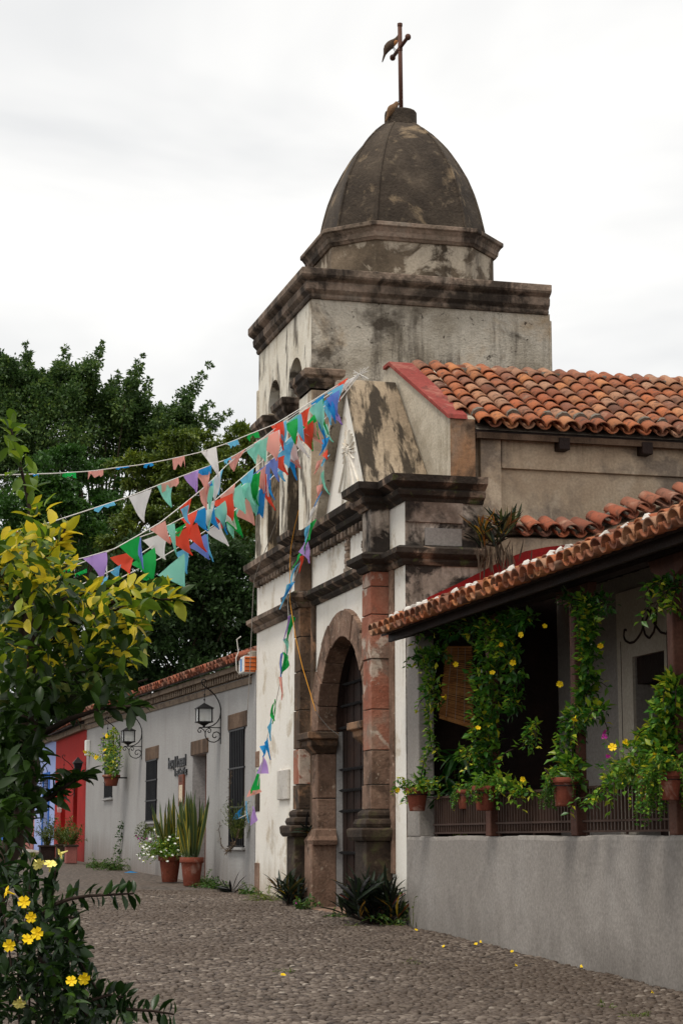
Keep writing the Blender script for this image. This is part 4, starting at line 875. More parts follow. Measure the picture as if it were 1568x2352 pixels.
hung_pot(1112, 1805, 1862, 58, 6.74, 'terracotta pot hung on the first timber post with leafy vine', both(fol_bushy(20, .25, .065, .03, (0, 0, .1), .05), fol_trail(14, .25, .03, .026, bias=(-.3, -.3, .2))))
hung_pot(1295, 1786, 1852, 66, 6.74, 'big terracotta pot with white salt stain hung on the second post', both(fol_trail(46, .36, .028, .024, 'leaf_vivid', (-.55, .9, .1)), fol_bushy(8, .25, .06, .03, (.2, 0, .2), .05)))
hung_pot(1484, 1778, 1842, 44, 6.76, 'narrow terracotta pot with lime streak among yellow flowers', both(fol_bushy(30, .42, .07, .034, (-.55, .4, .25), .12, flw=5), fol_bushy(10, .3, .06, .03, (0, 0, .3), .1)))
hung_pot(1536, 1772, 1838, 60, 6.74, 'stained terracotta pot at the third post with trailing ivy', both(fol_trail(40, .55, .034, .028, 'leaf_vine', (-.45, .3, .2)), fol_bushy(16, .3, .07, .034, (0, 0, .3), .1)))
# periwinkle with pink flowers
b0 = onX(1490, 1790, 6.8); pk = thing('periwinkle', b0, 'slender periwinkle stems with pink flowers leaning over the railing', 'plant')
pp_ = [[onX(x_, y_, 6.78 + .02 * i) for x_, y_ in q] for i, q in enumerate([[(1490, 1790), (1470, 1765), (1440, 1738), (1405, 1712), (1385, 1695)], [(1490, 1790), (1478, 1755), (1462, 1728), (1444, 1704)], [(1490, 1790), (1455, 1770), (1425, 1752), (1395, 1740)]])]
stems('stem', pp_, .006, 'stem_green', pk)
leaf_obj('foliage', cat_arr([vine_leaves(q, .035, 60, .05, .018, (.5, .85), .0) for q in pp_]), 'leaf_vine', pk)
for q in (pp_[0][-1], pp_[1][-1], pp_[0][-1] + np.array([0, 0, .045]), pp_[2][-1]): put_flower(pk, q + np.array([0, -.02, .01]), RND.uniform(1.0, 1.6), FL_K)

# ---- climbing vines on posts and beam
def vine(label, specs, nfl, X=6.86, flpx=()):
    r0 = onX(*specs[0][0][0], X); v = thing('climbing_vine', (r0[0], r0[1], float(r0[2])), label, 'vine'); arr = []; sp_ = []
    for pts_, rad, n, L, tint, yel in specs:
        P = [onX(x_, y_, X + RND.uniform(-.05, .05)) for x_, y_ in pts_]; sp_.append(polyline(P, 12) + NPR.normal(size=(12, 3)) * .012)
        arr.append(vine_leaves(P, list(np.array(rad) * .85), int(n * .78), L * 1.2, L * .62, (tint[0] + .05, tint[1] + .15), yel))
    for P_ in sp_[:]:
        for _ in range(5):
            pa_, la_ = sprays(P_[RND.randrange(12)], 1, RND.uniform(.18, .42), .085, .042, .1, .6, 1.2, 6, (.3, .95), .1, (-.5, -.4, .1)); sp_.append(np.array(pa_[0])); arr.append(la_)
    stems('stem', sp_, .007, 'twig_dark', v); leaf_obj('foliage', cat_arr(arr), 'leaf_vine', v)
    for x_, y_ in [q for i_, q in enumerate(flpx) if i_ % 3 != 2]: put_flower(v, onX(x_, y_, X - .17), RND.uniform(.6, .85))
    return v
vine('thin yellow flowering vine strand hanging beside the grey end pillar', [
    ([(962, 1822), (975, 1760), (988, 1700), (984, 1640), (990, 1580), (985, 1530)], [.03, .05, .03, .05, .10, .14], 320, .07, (.25, .8), .06),
    ([(960, 1512), (985, 1505), (1020, 1500)], [.08, .12, .12], 240, .075, (.1, .55), .03),
    ([(985, 1540), (1000, 1590), (1010, 1625)], [.1, .1, .04], 120, .07, (.2, .7), .06)], 0, flpx=[(1046, 1526), (1021, 1601), (1020, 1705)])
vine('thick flowering vine climbing the first timber post beside the blind', [
    ([(1120, 1815), (1112, 1740), (1115, 1660), (1120, 1580), (1130, 1500), (1140, 1450)], [.10, .16, .22, .26, .28, .22], 1500, .08, (.1, .7), .03),
    ([(1000, 1450), (1070, 1440), (1150, 1430), (1220, 1420)], [.14, .16, .16, .08], 700, .08, (.0, .4), .02),
    ([(1170, 1640), (1185, 1600), (1180, 1520), (1160, 1460)], [.06, .10, .14, .14], 300, .08, (.05, .5), .03),
    ([(1115, 1700), (1090, 1730), (1060, 1720)], [.08, .06, .05], 90, .07, (.3, .8), .1),
    ([(1140, 1790), (1180, 1810), (1220, 1820)], [.1, .1, .08], 160, .07, (.3, .85), .08),
    ([(1200, 1720), (1215, 1690), (1225, 1660)], [.07, .06, .04], 60, .07, (.2, .7), .03)], 0, flpx=[(1150, 1480), (1196, 1458), (1163, 1495), (1177, 1522), (1130, 1545), (1214, 1718), (1200, 1790), (1097, 1672), (1183, 1912), (1250, 1438)])
vine('flowering vine wound tightly round the second timber post', [
    ([(1318, 1790), (1300, 1740), (1310, 1690), (1325, 1640), (1345, 1590), (1352, 1520), (1350, 1450), (1345, 1385)], [.14, .17, .14, .13, .10, .11, .10, .13], 1250, .08, (.15, .75), .04),
    ([(1335, 1650), (1370, 1632), (1390, 1625)], [.1, .08, .05], 120, .08, (.2, .7), .04), ([(1290, 1378), (1345, 1380), (1400, 1385)], [.08, .12, .10], 190, .075, (.0, .4), .02),
    ([(1255, 1765), (1270, 1790), (1310, 1760)], [.06, .08, .1], 120, .07, (.4, .9), .1)], 0, flpx=[(1285, 1571), (1378, 1483), (1385, 1458), (1319, 1652)])
vine('broad leafy vine with yellow flowers at the third timber post', [
    ([(1545, 1800), (1530, 1740), (1525, 1690), (1530, 1640), (1545, 1590), (1535, 1560)], [.16, .24, .2, .16, .12, .04], 1100, .08, (.2, .8), .06),
    ([(1500, 1780), (1460, 1770), (1420, 1780), (1395, 1800)], [.15, .13, .1, .07], 420, .07, (.4, .9), .1),
    ([(1470, 1700), (1500, 1720), (1540, 1720)], [.08, .12, .16], 330, .075, (.25, .85), .08), ([(1400, 1800), (1370, 1830)], [.06, .05], 60, .06, (.4, .9), .05)], 0, flpx=[(1500, 1735), (1498, 1762), (1455, 1752), (1425, 1790)])
vine('dangling vine shoots under the veranda beam', [([(1490, 1350), (1520, 1340), (1560, 1345)], [.06, .08, .08], 120, .07, (.0, .4), .05), ([(1525, 1345), (1535, 1375), (1540, 1390)], [.03, .02, .02], 24, .06, (.3, .8), .3)], 0)
# low dark palm inside the veranda and a dim foliage plant further in
b0 = onX(1055, 1850, 7.3); pl_ = thing('lady_palm', (b0[0], b0[1], .72), 'dark green palm with long drooping leaves behind the railing', 'plant')
MB().lathe([(.14, .72), (.2, 1.1), (.21, 1.14), (0, 1.12)], (b0[0], b0[1], 0), 14).build('pot', 'terracotta', pl_); pa = []; Pq = []; Dq = []
for i in range(16):
    top = np.array([b0[0] + RND.uniform(-.28, .28), b0[1] + RND.uniform(-.25, .15), RND.uniform(1.95, 2.75)]); pa.append([np.array([b0[0], b0[1], 1.1]), (top + np.array([b0[0], b0[1], 1.6])) / 2, top])
    for k_ in range(8): Pq.append(top); Dq.append(unit(np.array([RND.gauss(-.2, .8), RND.gauss(-.2, .8), RND.uniform(-.7, .5)])))
stems('stem', pa, .008, 'stem_green', pl_); leaf_obj('foliage', leaves(np.array(Pq), np.array(Dq), NPR.uniform(.25, .4, len(Pq)), NPR.uniform(.04, .06, len(Pq)), NPR.uniform(0, .35, len(Pq)), droop=.5, fine=True), 'leaf_vine', pl_)
# bromeliad-like tuft growing where roof and cornice meet
def rosette(name, base, n, L, W, label, cat, spread=.7, up=1.0, mat='leaf_rhoeo', tint=(.0, .55), hi=.15, dry=0, group=None, bias=(0, 0, 0), clumps=1, crad=.1):
    t_ = thing(name, base, label, cat, group); per = max(1, n // clumps)
    for c_ in range(clumps):
        cb = np.array(base, float) + (np.array([RND.uniform(-crad, crad), RND.uniform(-crad, crad), RND.uniform(0, 1.3 * crad)]) if clumps > 1 else 0)
        if clumps > 1: MB().tube([np.array(base, float), cb + np.array([0, 0, .02])], .012, 5).build('stalk', 'twig_dark', t_)
        for i in range(per):
            d = unit(np.array([RND.gauss(0, spread), RND.gauss(0, spread), up * RND.uniform(.5, 1.2)]) + np.array(bias)); l = L * RND.uniform(.6, 1.1); ti = RND.uniform(*tint) if RND.random() > hi else RND.uniform(.72, 1)
            leaf_obj('leaf', leaves([cb + NPR.normal(size=3) * .02], [d], [l], [W * RND.uniform(.7, 1.2)], [ti], droop=.22, fold=.3, fine=True), mat, t_)
    if dry:
        P = np.array(base) + NPR.normal(size=(dry, 3)) * np.array([.14, .05, .06]); leaf_obj('dry_leaves', leaves(P, np.array([0, -.15, -1.]) + NPR.normal(size=(dry, 3)) * .2, NPR.uniform(.2, .38, dry), NPR.uniform(.015, .03, dry), NPR.random(dry), fine=True), 'leaf_dry', t_, kind='stuff')
    return t_
bb = onY(1140, 1255, 22.7); rosette('boat_lily', bb, 150, .34, .034, 'spiky red green boat lily growing on the mouldy cornice end above the tiles', 'plant', .55, 1.0, tint=(.05, .6), hi=.3, dry=60, clumps=9, crad=.2)
bb = onG(870, 2105); bb[0] = 6.5; bb[1] = 23.2; bb[2] = float(gz(23.2)); rosette('boat_lily', bb, 290, .40, .045, 'large dark boat lily clump at the foot of the pilaster by the door', 'plant', .6, 1.1, tint=(0, .45), hi=.1, clumps=18, crad=.28)
bb = np.array([6.45, 27.35, float(gz(27.4)) + .02]); rosette('boat_lily', bb, 110, .36, .042, 'dark boat lily at the foot of the far pilaster beside the door jamb', 'plant', .6, 1.0, tint=(0, .45), hi=.12, clumps=8, crad=.16)
bb = np.array([6.80, 27.38, 1.62]); rosette('boat_lily', bb, 34, .32, .04, 'small boat lily sprouting between the far pedestal and the door jamb', 'plant', .6, .5, tint=(0, .45), hi=.12, clumps=2, crad=.08, bias=(.1, -.3, 0))

# ================================================================== grey house further along the street
XG = 6.90
GH = thing('grey_house', (XG, 41, 1.0), 'long low grey plastered house with barred windows and tiled eave', 'house')
def GP(x_, y_, X=XG): return onX(x_, y_, X)
eslope = lambda y_: 4.42 + (y_ - 31.4) * .0155
def yz(xa, xb, yt, yb_):   # opening from pixels -> (ya, yb, zbottom, ztop)
    a_, b_ = GP(xb, yt), GP(xa, yt); return float(a_[1]), float(b_[1]), float(GP((xa + xb) / 2, yb_)[2]), float((a_[2] + b_[2]) / 2)
w1 = yz(529, 563, 1674, 1946); w2 = yz(338, 362, 1746, 1887); w3 = yz(243, 261, 1702, 1833); dr = yz(443, 475, 1733, 2000)
w3 = (w3[0], w3[1], w3[2], 3.72); dr = (dr[0], dr[1], float(gz(36)) - .1, dr[3])
ops = [(q[0], q[1], q[2], q[3], 0) for q in (w1, w2, w3, dr)]
wall_open(MB(), XG, 31.32, 52.0, .4, eslope, ops, .32).build('wall', 'grey_wall', GH)
MB().box(XG + .33, XG + 5, 31.33, 51.99, .4, 4.4).build('rear_block', 'dark_void', GH)
MB().box(XG - .05, XG - .001, 31.33, 31.62, .4, 4.3).build('corner_strip', 'grey_wall', GH, bevel=.01)
for q in (w1, w2, w3):
    gr = MB().box(XG + .04, XG + .06, q[0] + .01, q[1] - .01, q[2] + .01, q[2] + .05).build('window_grille', 'black_iron', GH)
    for f_ in (.0, .33, .66, .985): MB().box(XG - .03, XG + .0, q[0] - .04, q[1] + .04, q[2] + (q[3] - q[2]) * f_ - .0, q[2] + (q[3] - q[2]) * f_ + .025).build('grille_rail', 'black_iron', gr)
    nb = 9
    for i in range(nb):
        yy_ = q[0] + (q[1] - q[0]) * (i + .5) / nb; MB().box(XG - .028, XG - .004, yy_ - .012, yy_ + .012, q[2] - .02, q[3] + .01).build('grille_bar', 'black_iron', gr)
    MB().box(XG + .2, XG + .24, q[0], q[1], q[2], q[3]).build('shutter', 'dark_wood', GH)
    MB().box(XG - .06, XG + .1, q[0] - .1, q[1] + .06, q[2] - .05, q[2] - .003).build('window_sill', 'grey_wall', GH, bevel=.01)
for q, hh in ((w1, .27), (w2, .28), (w3, .3), (dr, .27)):
    MB().box(XG - .02, XG + .3, q[0] - .16, q[1] + .14, q[3] + .004, q[3] + hh).build('lintel', 'old_wood', GH, bevel=.015)
MB().box(XG + .25, XG + .3, dr[0], dr[1], .8, dr[3]).build('door', 'menu_wood', GH)
# eave: brick dentils, boards and a double row of tiles
nd = 95
for i in range(nd):
    y_ = 31.6 + i * .213; z_ = eslope(y_)
    MB().box(XG - .10, XG - .002, y_, y_ + .115, z_ - .17, z_ - .06).build('dentil', 'dentil_brick', GH)
MB().add([(XG - .16, 31.5, eslope(31.5) - .06), (XG + .3, 31.5, eslope(31.5) - .06), (XG + .3, 52, eslope(52) - .06), (XG - .16, 52, eslope(52) - .06), (XG - .16, 31.5, eslope(31.5) + .03), (XG + .3, 31.5, eslope(31.5) + .03), (XG + .3, 52, eslope(52) + .03), (XG - .16, 52, eslope(52) + .03)],
         [(0, 3, 2, 1), (4, 5, 6, 7), (0, 1, 5, 4), (1, 2, 6, 5), (2, 3, 7, 6), (3, 0, 4, 7)]).build('eave_course', 'dentil_brick', GH)
MB().add([(XG - .03, 31.5, eslope(31.5) - .3), (XG, 31.5, eslope(31.5) - .3), (XG, 52, eslope(52) - .3), (XG - .03, 52, eslope(52) - .3), (XG - .05, 31.5, eslope(31.5) - .2), (XG, 31.5, eslope(31.5) - .2), (XG, 52, eslope(52) - .2), (XG - .05, 52, eslope(52) - .2)],
         [(0, 3, 2, 1), (4, 5, 6, 7), (0, 1, 5, 4), (1, 2, 6, 5), (2, 3, 7, 6), (3, 0, 4, 7)]).build('eave_moulding', 'dentil_brick', GH)
TG = .36; cg = 1 / math.sqrt(1 + TG * TG); S3 = np.array([cg, 0, TG * cg]); N3 = np.array([-TG * cg, 0, cg]); E3 = unit(np.array([0, -1., -.0155]))
groof = MB().hexa([(XG - .22, 31.4, eslope(31.4) + .035), (XG - .22, 52, eslope(52) + .035), (XG + 2.5, 52, eslope(52) + 1.0), (XG + 2.5, 31.4, eslope(31.4) + 1.0)], [(XG - .22, 31.4, eslope(31.4) + .06), (XG - .22, 52, eslope(52) + .06), (XG + 2.5, 52, eslope(52) + 1.03), (XG + 2.5, 31.4, eslope(31.4) + 1.03)]).build('roof', 'dark_wood', GH)
tiles(groof, (XG - .27, 51.9, eslope(51.9) + .04), E3, S3, N3, 88, 2, .231, .33, cov=T_cov_o, ch=T_ch_o, jit=1.6, chrows=1)
mb = MB()
for i in range(90):
    y_ = 31.5 + i * .228; mb.hexa([(XG - .20, y_, eslope(y_) + .05), (XG - .20, y_ + .228, eslope(y_) + .05), (XG + .0, y_ + .228, eslope(y_) + .12), (XG + .0, y_, eslope(y_) + .12)], [(XG - .20, y_, eslope(y_) + .13), (XG - .20, y_ + .228, eslope(y_) + .13), (XG + .0, y_ + .228, eslope(y_) + .2), (XG + .0, y_, eslope(y_) + .2)])
mb.build('tile_bedding', 'mortar_grey', groof, kind='stuff')
# lump of concrete and floodlight box at the end of the eave
MB().box(XG - .12, XG + .2, 31.36, 31.95, 4.32, 4.62).build('gutter_block', 'concrete_slab', GH, bevel=.02)
fl = GP(567, 1526, 6.72); lb = thing('floodlight_box', fl, 'orange and white floodlight box under the grey house eave', 'light box')
MB().box(6.66, 6.86, fl[1] - .05, fl[1] + .35, fl[2] - .135, fl[2] + .135).build('housing', 'white_plastic', lb, bevel=.02)
MB().box(6.67, 6.865, fl[1] - .065, fl[1] - .045, fl[2] - .125, fl[2] + .125).build('lens', 'orange_plastic', lb, bevel=.004)
for k_ in range(4): MB().box(6.68, 6.85, fl[1] - .07, fl[1] - .063, fl[2] - .11 + k_ * .065, fl[2] - .10 + k_ * .065).build('louvre', 'rusty_iron', lb)
MB().box(6.655, 6.663, fl[1] + .1, fl[1] + .22, fl[2] - .1, fl[2] + .1).build('sticker', 'sticker_blue', lb)
MB().tube([(6.62, fl[1] + .1, fl[2] - .16), (6.55, fl[1], fl[2] - .1), (6.54, fl[1], fl[2] + .1), (6.58, fl[1], fl[2] + .2), (6.55, fl[1], fl[2] + .4), (6.62, fl[1], fl[2] + .45)], .009, 5).build('wire', 'cord_white', lb)
MB().box(6.86, 6.91, fl[1], fl[1] + .2, fl[2] - .06, fl[2] + .06).build('bracket', 'iron', lb)

# ---- wall lanterns on wrought-iron scrolls
U = .00118
def lantern(root_px, name, label, group, wallX=XG, sc=1.0, flip=False):
    p = onX(*root_px, wallX); t_ = thing(name, p, label, 'lantern', group)
    def Q(zx, zy): return (p[0] + (zx - 920) * U * sc - .005, p[1], p[2] - (zy - 1565) * U * sc)
    def sp(pts_, r_, nm='scroll'): MB().tube(polyline([Q(*q) for q in pts_], len(pts_) * 3), r_ * sc, 6).build(nm, 'iron', t_, smooth=True)
    sp([(672, 892), (684, 900), (694, 885), (685, 862), (660, 853), (634, 862), (625, 890), (640, 930), (690, 970), (760, 1020), (830, 1085), (880, 1160), (910, 1240), (920, 1330), (905, 1420), (860, 1490), (800, 1535), (745, 1555), (700, 1558)], .010, 'arm_scroll')
    MB().tube([Q(590, 1565), Q(925, 1565)], .008 * sc, 6).build('arm_bar', 'iron', t_)
    sp([(690, 1640), (665, 1600), (625, 1574), (590, 1583), (575, 1612), (592, 1638), (622, 1634), (630, 1616), (615, 1608)], .008)
    sp([(690, 1640), (705, 1598), (745, 1574), (775, 1596), (768, 1632), (740, 1640), (727, 1620), (744, 1610)], .008)
    sp([(690, 1640), (690, 1690), (720, 1745), (770, 1775), (830, 1780), (890, 1750), (918, 1700), (908, 1652), (862, 1625), (815, 1640), (797, 1685), (815, 1715), (850, 1712), (860, 1694), (845, 1690)], .009)
    MB().box(p[0] - .012, p[0] + .002, p[1] - .02, p[1] + .02, p[2] - .28 * sc, p[2] + .34 * sc).build('wall_plate', 'iron', t_)
    c = np.array(Q(668, 1385)); R4 = lambda r_, z_: [(c[0] + sx * r_ * sc, c[1] + sy * r_ * sc, c[2] + z_ * sc) for sx, sy in ((-1, -1), (1, -1), (1, 1), (-1, 1))]
    MB().tube([Q(676, 968), Q(670, 1205)], .005 * sc, 5).build('hanging_rod', 'iron', t_)
    for zz_ in (1082, 1153): q = Q(671, zz_); MB().lathe([(0, -.03), (.017, -.005), (.017, .005), (0, .03)], q, 8).build('bead', 'iron', t_)
    bh = (1480 - 1385) * U
    MB().loft([R4(.005, .215), R4(.15, .122), R4(.15, .112)]).build('lamp_roof', 'iron', t_)
    MB().loft([R4(.125, -bh - .02), R4(.138, -bh - .015), R4(.138, -bh), R4(.12, -bh + .004)]).build('lamp_base', 'iron', t_)
    MB().loft([R4(.095, -bh - .02), R4(.02, -bh - .07), R4(.02, -bh - .105)]).build('lamp_finial', 'iron', t_)
    for sx in (-1, 1):
        for sy in (-1, 1): MB().box(c[0] + sx * .118 * sc - .012, c[0] + sx * .118 * sc + .012, c[1] + sy * .118 * sc - .012, c[1] + sy * .118 * sc + .012, c[2] - bh * sc, c[2] + .113 * sc).build('lamp_post', 'iron', t_)
    for sx, sy in ((0, -1), (0, 1), (-1, 0), (1, 0)):
        w_, d_ = (.106, .002) if sx == 0 else (.002, .106)
        MB().box(c[0] + sx * .12 * sc - w_ * sc, c[0] + sx * .12 * sc + w_ * sc, c[1] + sy * .12 * sc - d_ * sc, c[1] + sy * .12 * sc + d_ * sc, c[2] - bh * sc, c[2] + .11 * sc).build('glass_pane', 'lamp_glass', t_)
    MB().lathe([(.022, 0), (.022, .05), (.035, .07), (.038, .1), (.02, .14), (0, .145)], (c[0], c[1], c[2] - bh * sc), 10).build('bulb', 'bulb', t_, smooth=True)
    return t_
lg = 'scroll lanterns along the street'
lantern((507.6, 1671.5), 'wall_lantern', 'black scroll lantern above the doorway of the grey house', lg)
lantern((326.4, 1714.6), 'wall_lantern', 'black scroll lantern partly behind citrus leaves on the grey wall', lg)
lantern((276.4, 1730), 'wall_lantern', 'black scroll lantern in front of the window with the hanging pot', lg)

# ---- cut-out letter sign, menu board, plaque
sgn = thing('letter_sign', GP(410, 1757, XG - .03), 'two lines of black cut out letters on the grey wall', 'sign')
def word(txt, pxa, pxb, pyt, pyb, nm):
    a_, b_ = GP(pxa, (pyt + pyb) / 2), GP(pxb, (pyt + pyb) / 2); ztop, zbot = GP((pxa + pxb) / 2, pyt)[2], GP((pxa + pxb) / 2, pyb)[2]
    n_ = len(txt); wd = (a_[1] - b_[1]) / n_; H_ = ztop - zbot
    glyph = dict(h=[(0, 0, .3, 1), (.3, .5, 1, .72), (.68, 0, 1, .72)], o=[(0, 0, .3, .72), (.68, 0, 1, .72), (0, 0, 1, .2), (0, .52, 1, .72)], l=[(.2, 0, .6, 1)], y=[(0, .3, .3, .72), (.68, -.2, 1, .72), (0, .2, 1, .4)], s=[(0, .52, 1, .72), (0, .26, 1, .46), (0, 0, 1, .2), (0, .4, .35, .7), (.65, 0, 1, .4)], d=[(.68, 0, 1, 1), (0, 0, .3, .72), (0, 0, 1, .2), (0, .52, 1, .72)], a=[(.68, 0, 1, .72), (0, 0, .3, .45), (0, 0, 1, .2), (0, .3, 1, .46), (0, .55, 1, .72)], C=[(0, 0, .32, .95), (0, 0, 1, .22), (0, .73, 1, .95)], f=[(.2, 0, .55, 1), (.2, .8, 1, 1), (0, .5, .9, .68)], e=[(0, 0, .3, .72), (0, 0, 1, .18), (0, .28, 1, .42), (0, .55, 1, .72), (.7, .28, 1, .72)])
    for i, ch_ in enumerate(txt):
        if ch_ == ' ': continue
        mb = MB(); y0 = a_[1] - i * wd
        for k_, (gx0, gz0, gx1, gz1) in enumerate(glyph[ch_]): mb.box(XG - .022 - .0015 * k_, XG - .004 - .0005 * k_, y0 - wd * .94 * gx1, y0 - wd * .94 * gx0, zbot + H_ * gz0, zbot + H_ * gz1)
        mb.build('letter', 'black_iron', sgn)
word('hoyllosal', 388.5, 431, 1736, 1762, 'a'); word('laCafe', 402, 431.5, 1764, 1781, 'b')
a_, b_ = GP(426, 1778), GP(415, 1780); zt, zb_ = float(a_[2]), float(GP(420, 1852)[2])
mn = thing('menu_board', ((XG - .02), (a_[1] + b_[1]) / 2, zb_), 'narrow brown framed menu board beside the doorway', 'menu board')
MB().box(XG - .04, XG - .003, a_[1], b_[1], zb_, zt).build('board', 'menu_wood', mn, bevel=.008)
MB().box(XG - .044, XG - .039, a_[1] + .08, b_[1] - .08, zb_ + .08, zt - .2).build('menu_sheet', 'menu_paper', mn)
MB().box(XG - .043, XG - .039, a_[1] + .1, b_[1] - .1, zt - .14, zt - .04).build('heading_panel', 'post_wood', mn)
pa_ = onX(667, 1766, XF); pb_ = onX(642, 1838, XF)
pq = tag(MB().box(XF - .045, XF - .002, pa_[1], pb_[1], pb_[2] - .0, pa_[2]).build('wall_plaque', 'plaque', bevel=.015), 'blank pale stone plaque on the white chapel wall', 'plaque')

# ---- hanging pot by the far window
p_ = GP(256, 1792, 6.55); hp = thing('hanging_pot', (p_[0], p_[1], p_[2] - .12), 'small clay bowl hung by the far barred window with yellow flowers', 'potted plant')
pot_parts(hp, (p_[0], p_[1], p_[2] - .13), .19, .25); MB().box(p_[0] + .15, XG + .02, p_[1] - .015, p_[1] + .015, p_[2] + .04, p_[2] + .07).build('hanger_arm', 'iron', hp)
PA = [[onX(x_, y_, 6.55) for x_, y_ in q] for q in ([(256, 1780), (252, 1740), (258, 1700), (262, 1680)], [(256, 1780), (248, 1750), (228, 1742), (200, 1728)], [(258, 1780), (264, 1745), (258, 1715)])]
stems('stem', PA, .008, 'stem_green', hp); leaf_obj('foliage', cat_arr([vine_leaves(PA[0], [.12, .25, .26, .06], 420, .09, .05, (.4, .95), .15), vine_leaves(PA[1], [.08, .09, .05, .03], 110, .07, .04, (.5, 1), .25), vine_leaves(PA[2], [.1, .22, .2], 260, .09, .05, (.3, .9), .1)]), 'leaf_vine', hp)
for x_, y_ in ((196, 1727), (222, 1740), (246, 1690), (240, 1722)): put_flower(hp, onX(x_, y_, 6.4), 1.5)

# ---- big pots with snake plants and white flowers
def big_pot(px, ptop, pbot, dia, X, label):
    b = onX(px, pbot, X); b[2] = gz(b[1]); sc_ = F / np.dot(b - CAM, FW); h_ = (pbot - ptop) / sc_; r_ = dia / sc_ / 2 / 1.07
    t_ = thing('potted_plant', b, label, 'potted plant', 'large terracotta pots by the grey house'); pot_parts(t_, tuple(b), r_, h_, ring=False); return t_, np.array([b[0], b[1], b[2] + h_]), r_
def blades(t_, base, r_, n, L, W, fan=.16):
    for i in range(n):
        a_ = RND.uniform(0, 6.28); q = r_ * .75 * math.sqrt(RND.random()); p = base + np.array([math.cos(a_) * q, math.sin(a_) * q, -.04]); d = unit(np.array([math.cos(a_) * fan * q / r_ * 1.6 + RND.gauss(0, .07), math.sin(a_) * fan * q / r_ * 1.6 + RND.gauss(0, .07), 1.]))
        l = L * RND.uniform(.55, 1.08); leaf_obj('blade', leaves([p], [d], [l], [W * RND.uniform(.8, 1.2)], [RND.uniform(0, .6)], up=np.array([[RND.gauss(0, 1), RND.gauss(0, 1), .1]]), droop=.05, fold=.25, edge=RND.uniform(.82, 1), fine=True), 'leaf_snake', t_)
t1, b1_, r1 = big_pot(440, 1965, 2030, 56, 6.42, 'nearer round terracotta pot of tall yellow edged snake plants'); blades(t1, b1_, r1, 42, 1.14, .08, .2)
t2, b2_, r2 = big_pot(390, 1957, 2017, 54, 6.38, 'terracotta pot of snake plants fronted by white flowers'); blades(t2, b2_ + np.array([.06, .05, 0]), r2, 34, 1.12, .08, .2)
pa, la = sprays(b2_ + np.array([-.1, -.08, -.02]), 120, .58, .05, .026, 1.0, .6, .7, 11, (.4, .95), .06); stems('flower_stem', pa, .004, 'stem_green', t2); leaf_obj('foliage', la, 'leaf_vine', t2)
for i in range(70): put_flower(t2, np.array(pa[i][-1]) + np.array([0, 0, .015]), RND.uniform(.9, 1.5), FL_W, d=np.array([RND.gauss(0, .4), -.6, .8]))
# other greenery along the grey wall
def bush(name, base, n, ln, L, W, label, cat='plant', mat='leaf_vine', tint=(.2, .8), yel=.03, bias=(0, 0, 0), up=.8, spread=.8, droop=.6, per=8, fl=0, flm=None, group=None, stemr=.005, stemm='stem_green'):
    t_ = thing(name, base, label, cat, group); pa, la = sprays(np.array(base, float), n, ln, L, W, up, spread, droop, per, tint, yel, bias); stems('stem', pa, stemr, stemm, t_); leaf_obj('foliage', la, mat, t_)
    for i in range(fl): put_flower(t_, np.array(pa[i % len(pa)][-1]), RND.uniform(.8, 1.3), flm)
    return t_
def gp(x_, y_, X=None):
    p = onG(x_, y_)
    return p
q = onX(350, 1905, 6.75); bush('trailing_plant', (q[0], q[1], float(q[2])), 34, .5, .06, .025, 'trailing plant with purple flowers spilling from the middle window', mat='leaf_mid', droop=1.8, fl=12, flm=FL_K, bias=(-.3, .1, 0))
q = onX(548, 1925, 6.72); bush('window_succulent', (q[0], q[1], float(q[2])), 40, .62, .05, .012, 'olive green spiky plant growing up inside the nearest window bars', mat='leaf_mid', up=1.4, spread=.35, droop=.2, per=16, tint=(0, .5))
q = onX(520, 1962, 6.6)
dry = thing('dry_cactus_stems', q, 'brown dried curling stems below the nearest window', 'plant'); pa = [[onX(x_, y_, 6.62) for x_, y_ in w_] for w_ in ([(549, 1905), (540, 1938), (522, 1958), (508, 1940), (503, 1905), (506, 1890)], [(536, 1935), (530, 1950), (522, 1958)], [(532, 1905), (526, 1860), (528, 1800), (531, 1770)])]
stems('stem', pa, .01, 'bark_pale', dry); leaf_obj('spines', cat_arr([vine_leaves(w_, .012, 90, .07, .012, (.1, .9), 0) for w_ in pa]), 'leaf_dry', dry, kind='stuff')
for (x_, y_, n_, ln, lab, X) in ((262, 1983, 60, .5, 'low green creeper spreading at the wall foot of the grey house', 6.55), (225, 1990, 30, .35, 'small patch of creeper on the pebbles by the grey wall', 6.45), (575, 2045, 24, .22, 'fresh green weed in the corner between grey house and chapel', 6.6), (482, 2028, 20, .3, 'green weed beside the nearer snake plant pot', 6.6), (505, 2030, 16, .34, 'upright grey green herb at the grey wall', 6.7), (468, 2015, 26, .4, 'leafy shrub in the shade behind the snake plant pot', 6.75)):
    p = onX(x_, y_, X); p[2] = gz(p[1]); bush('weed', p, n_, ln, .05, .028, lab, mat='leaf_vivid', bias=(-.2, 0, .1), spread=1.0)
q = onX(275, 1975, 6.86); q[2] = gz(q[1]); t_ = thing('creeper', q, 'thin green creeper climbing the grey wall', 'plant'); pa = [[(6.87, q[1] + .2, q[2]), (6.87, q[1], q[2] + .5), (6.87, q[1] - .3, q[2] + 1.0)]]; stems('stem', pa, .006, 'stem_green', t_); leaf_obj('foliage', vine_leaves(pa[0], [.2, .14, .06], 160, .08, .05, (.1, .6), .0), 'leaf_vivid', t_)
q = onX(535, 2040, 6.5); q[2] = gz(q[1]); rosette('dark_rosette', q, 22, .38, .035, 'blackish purple rosette lying at the grey wall foot', 'plant', .9, .5, tint=(0, .12), hi=0)
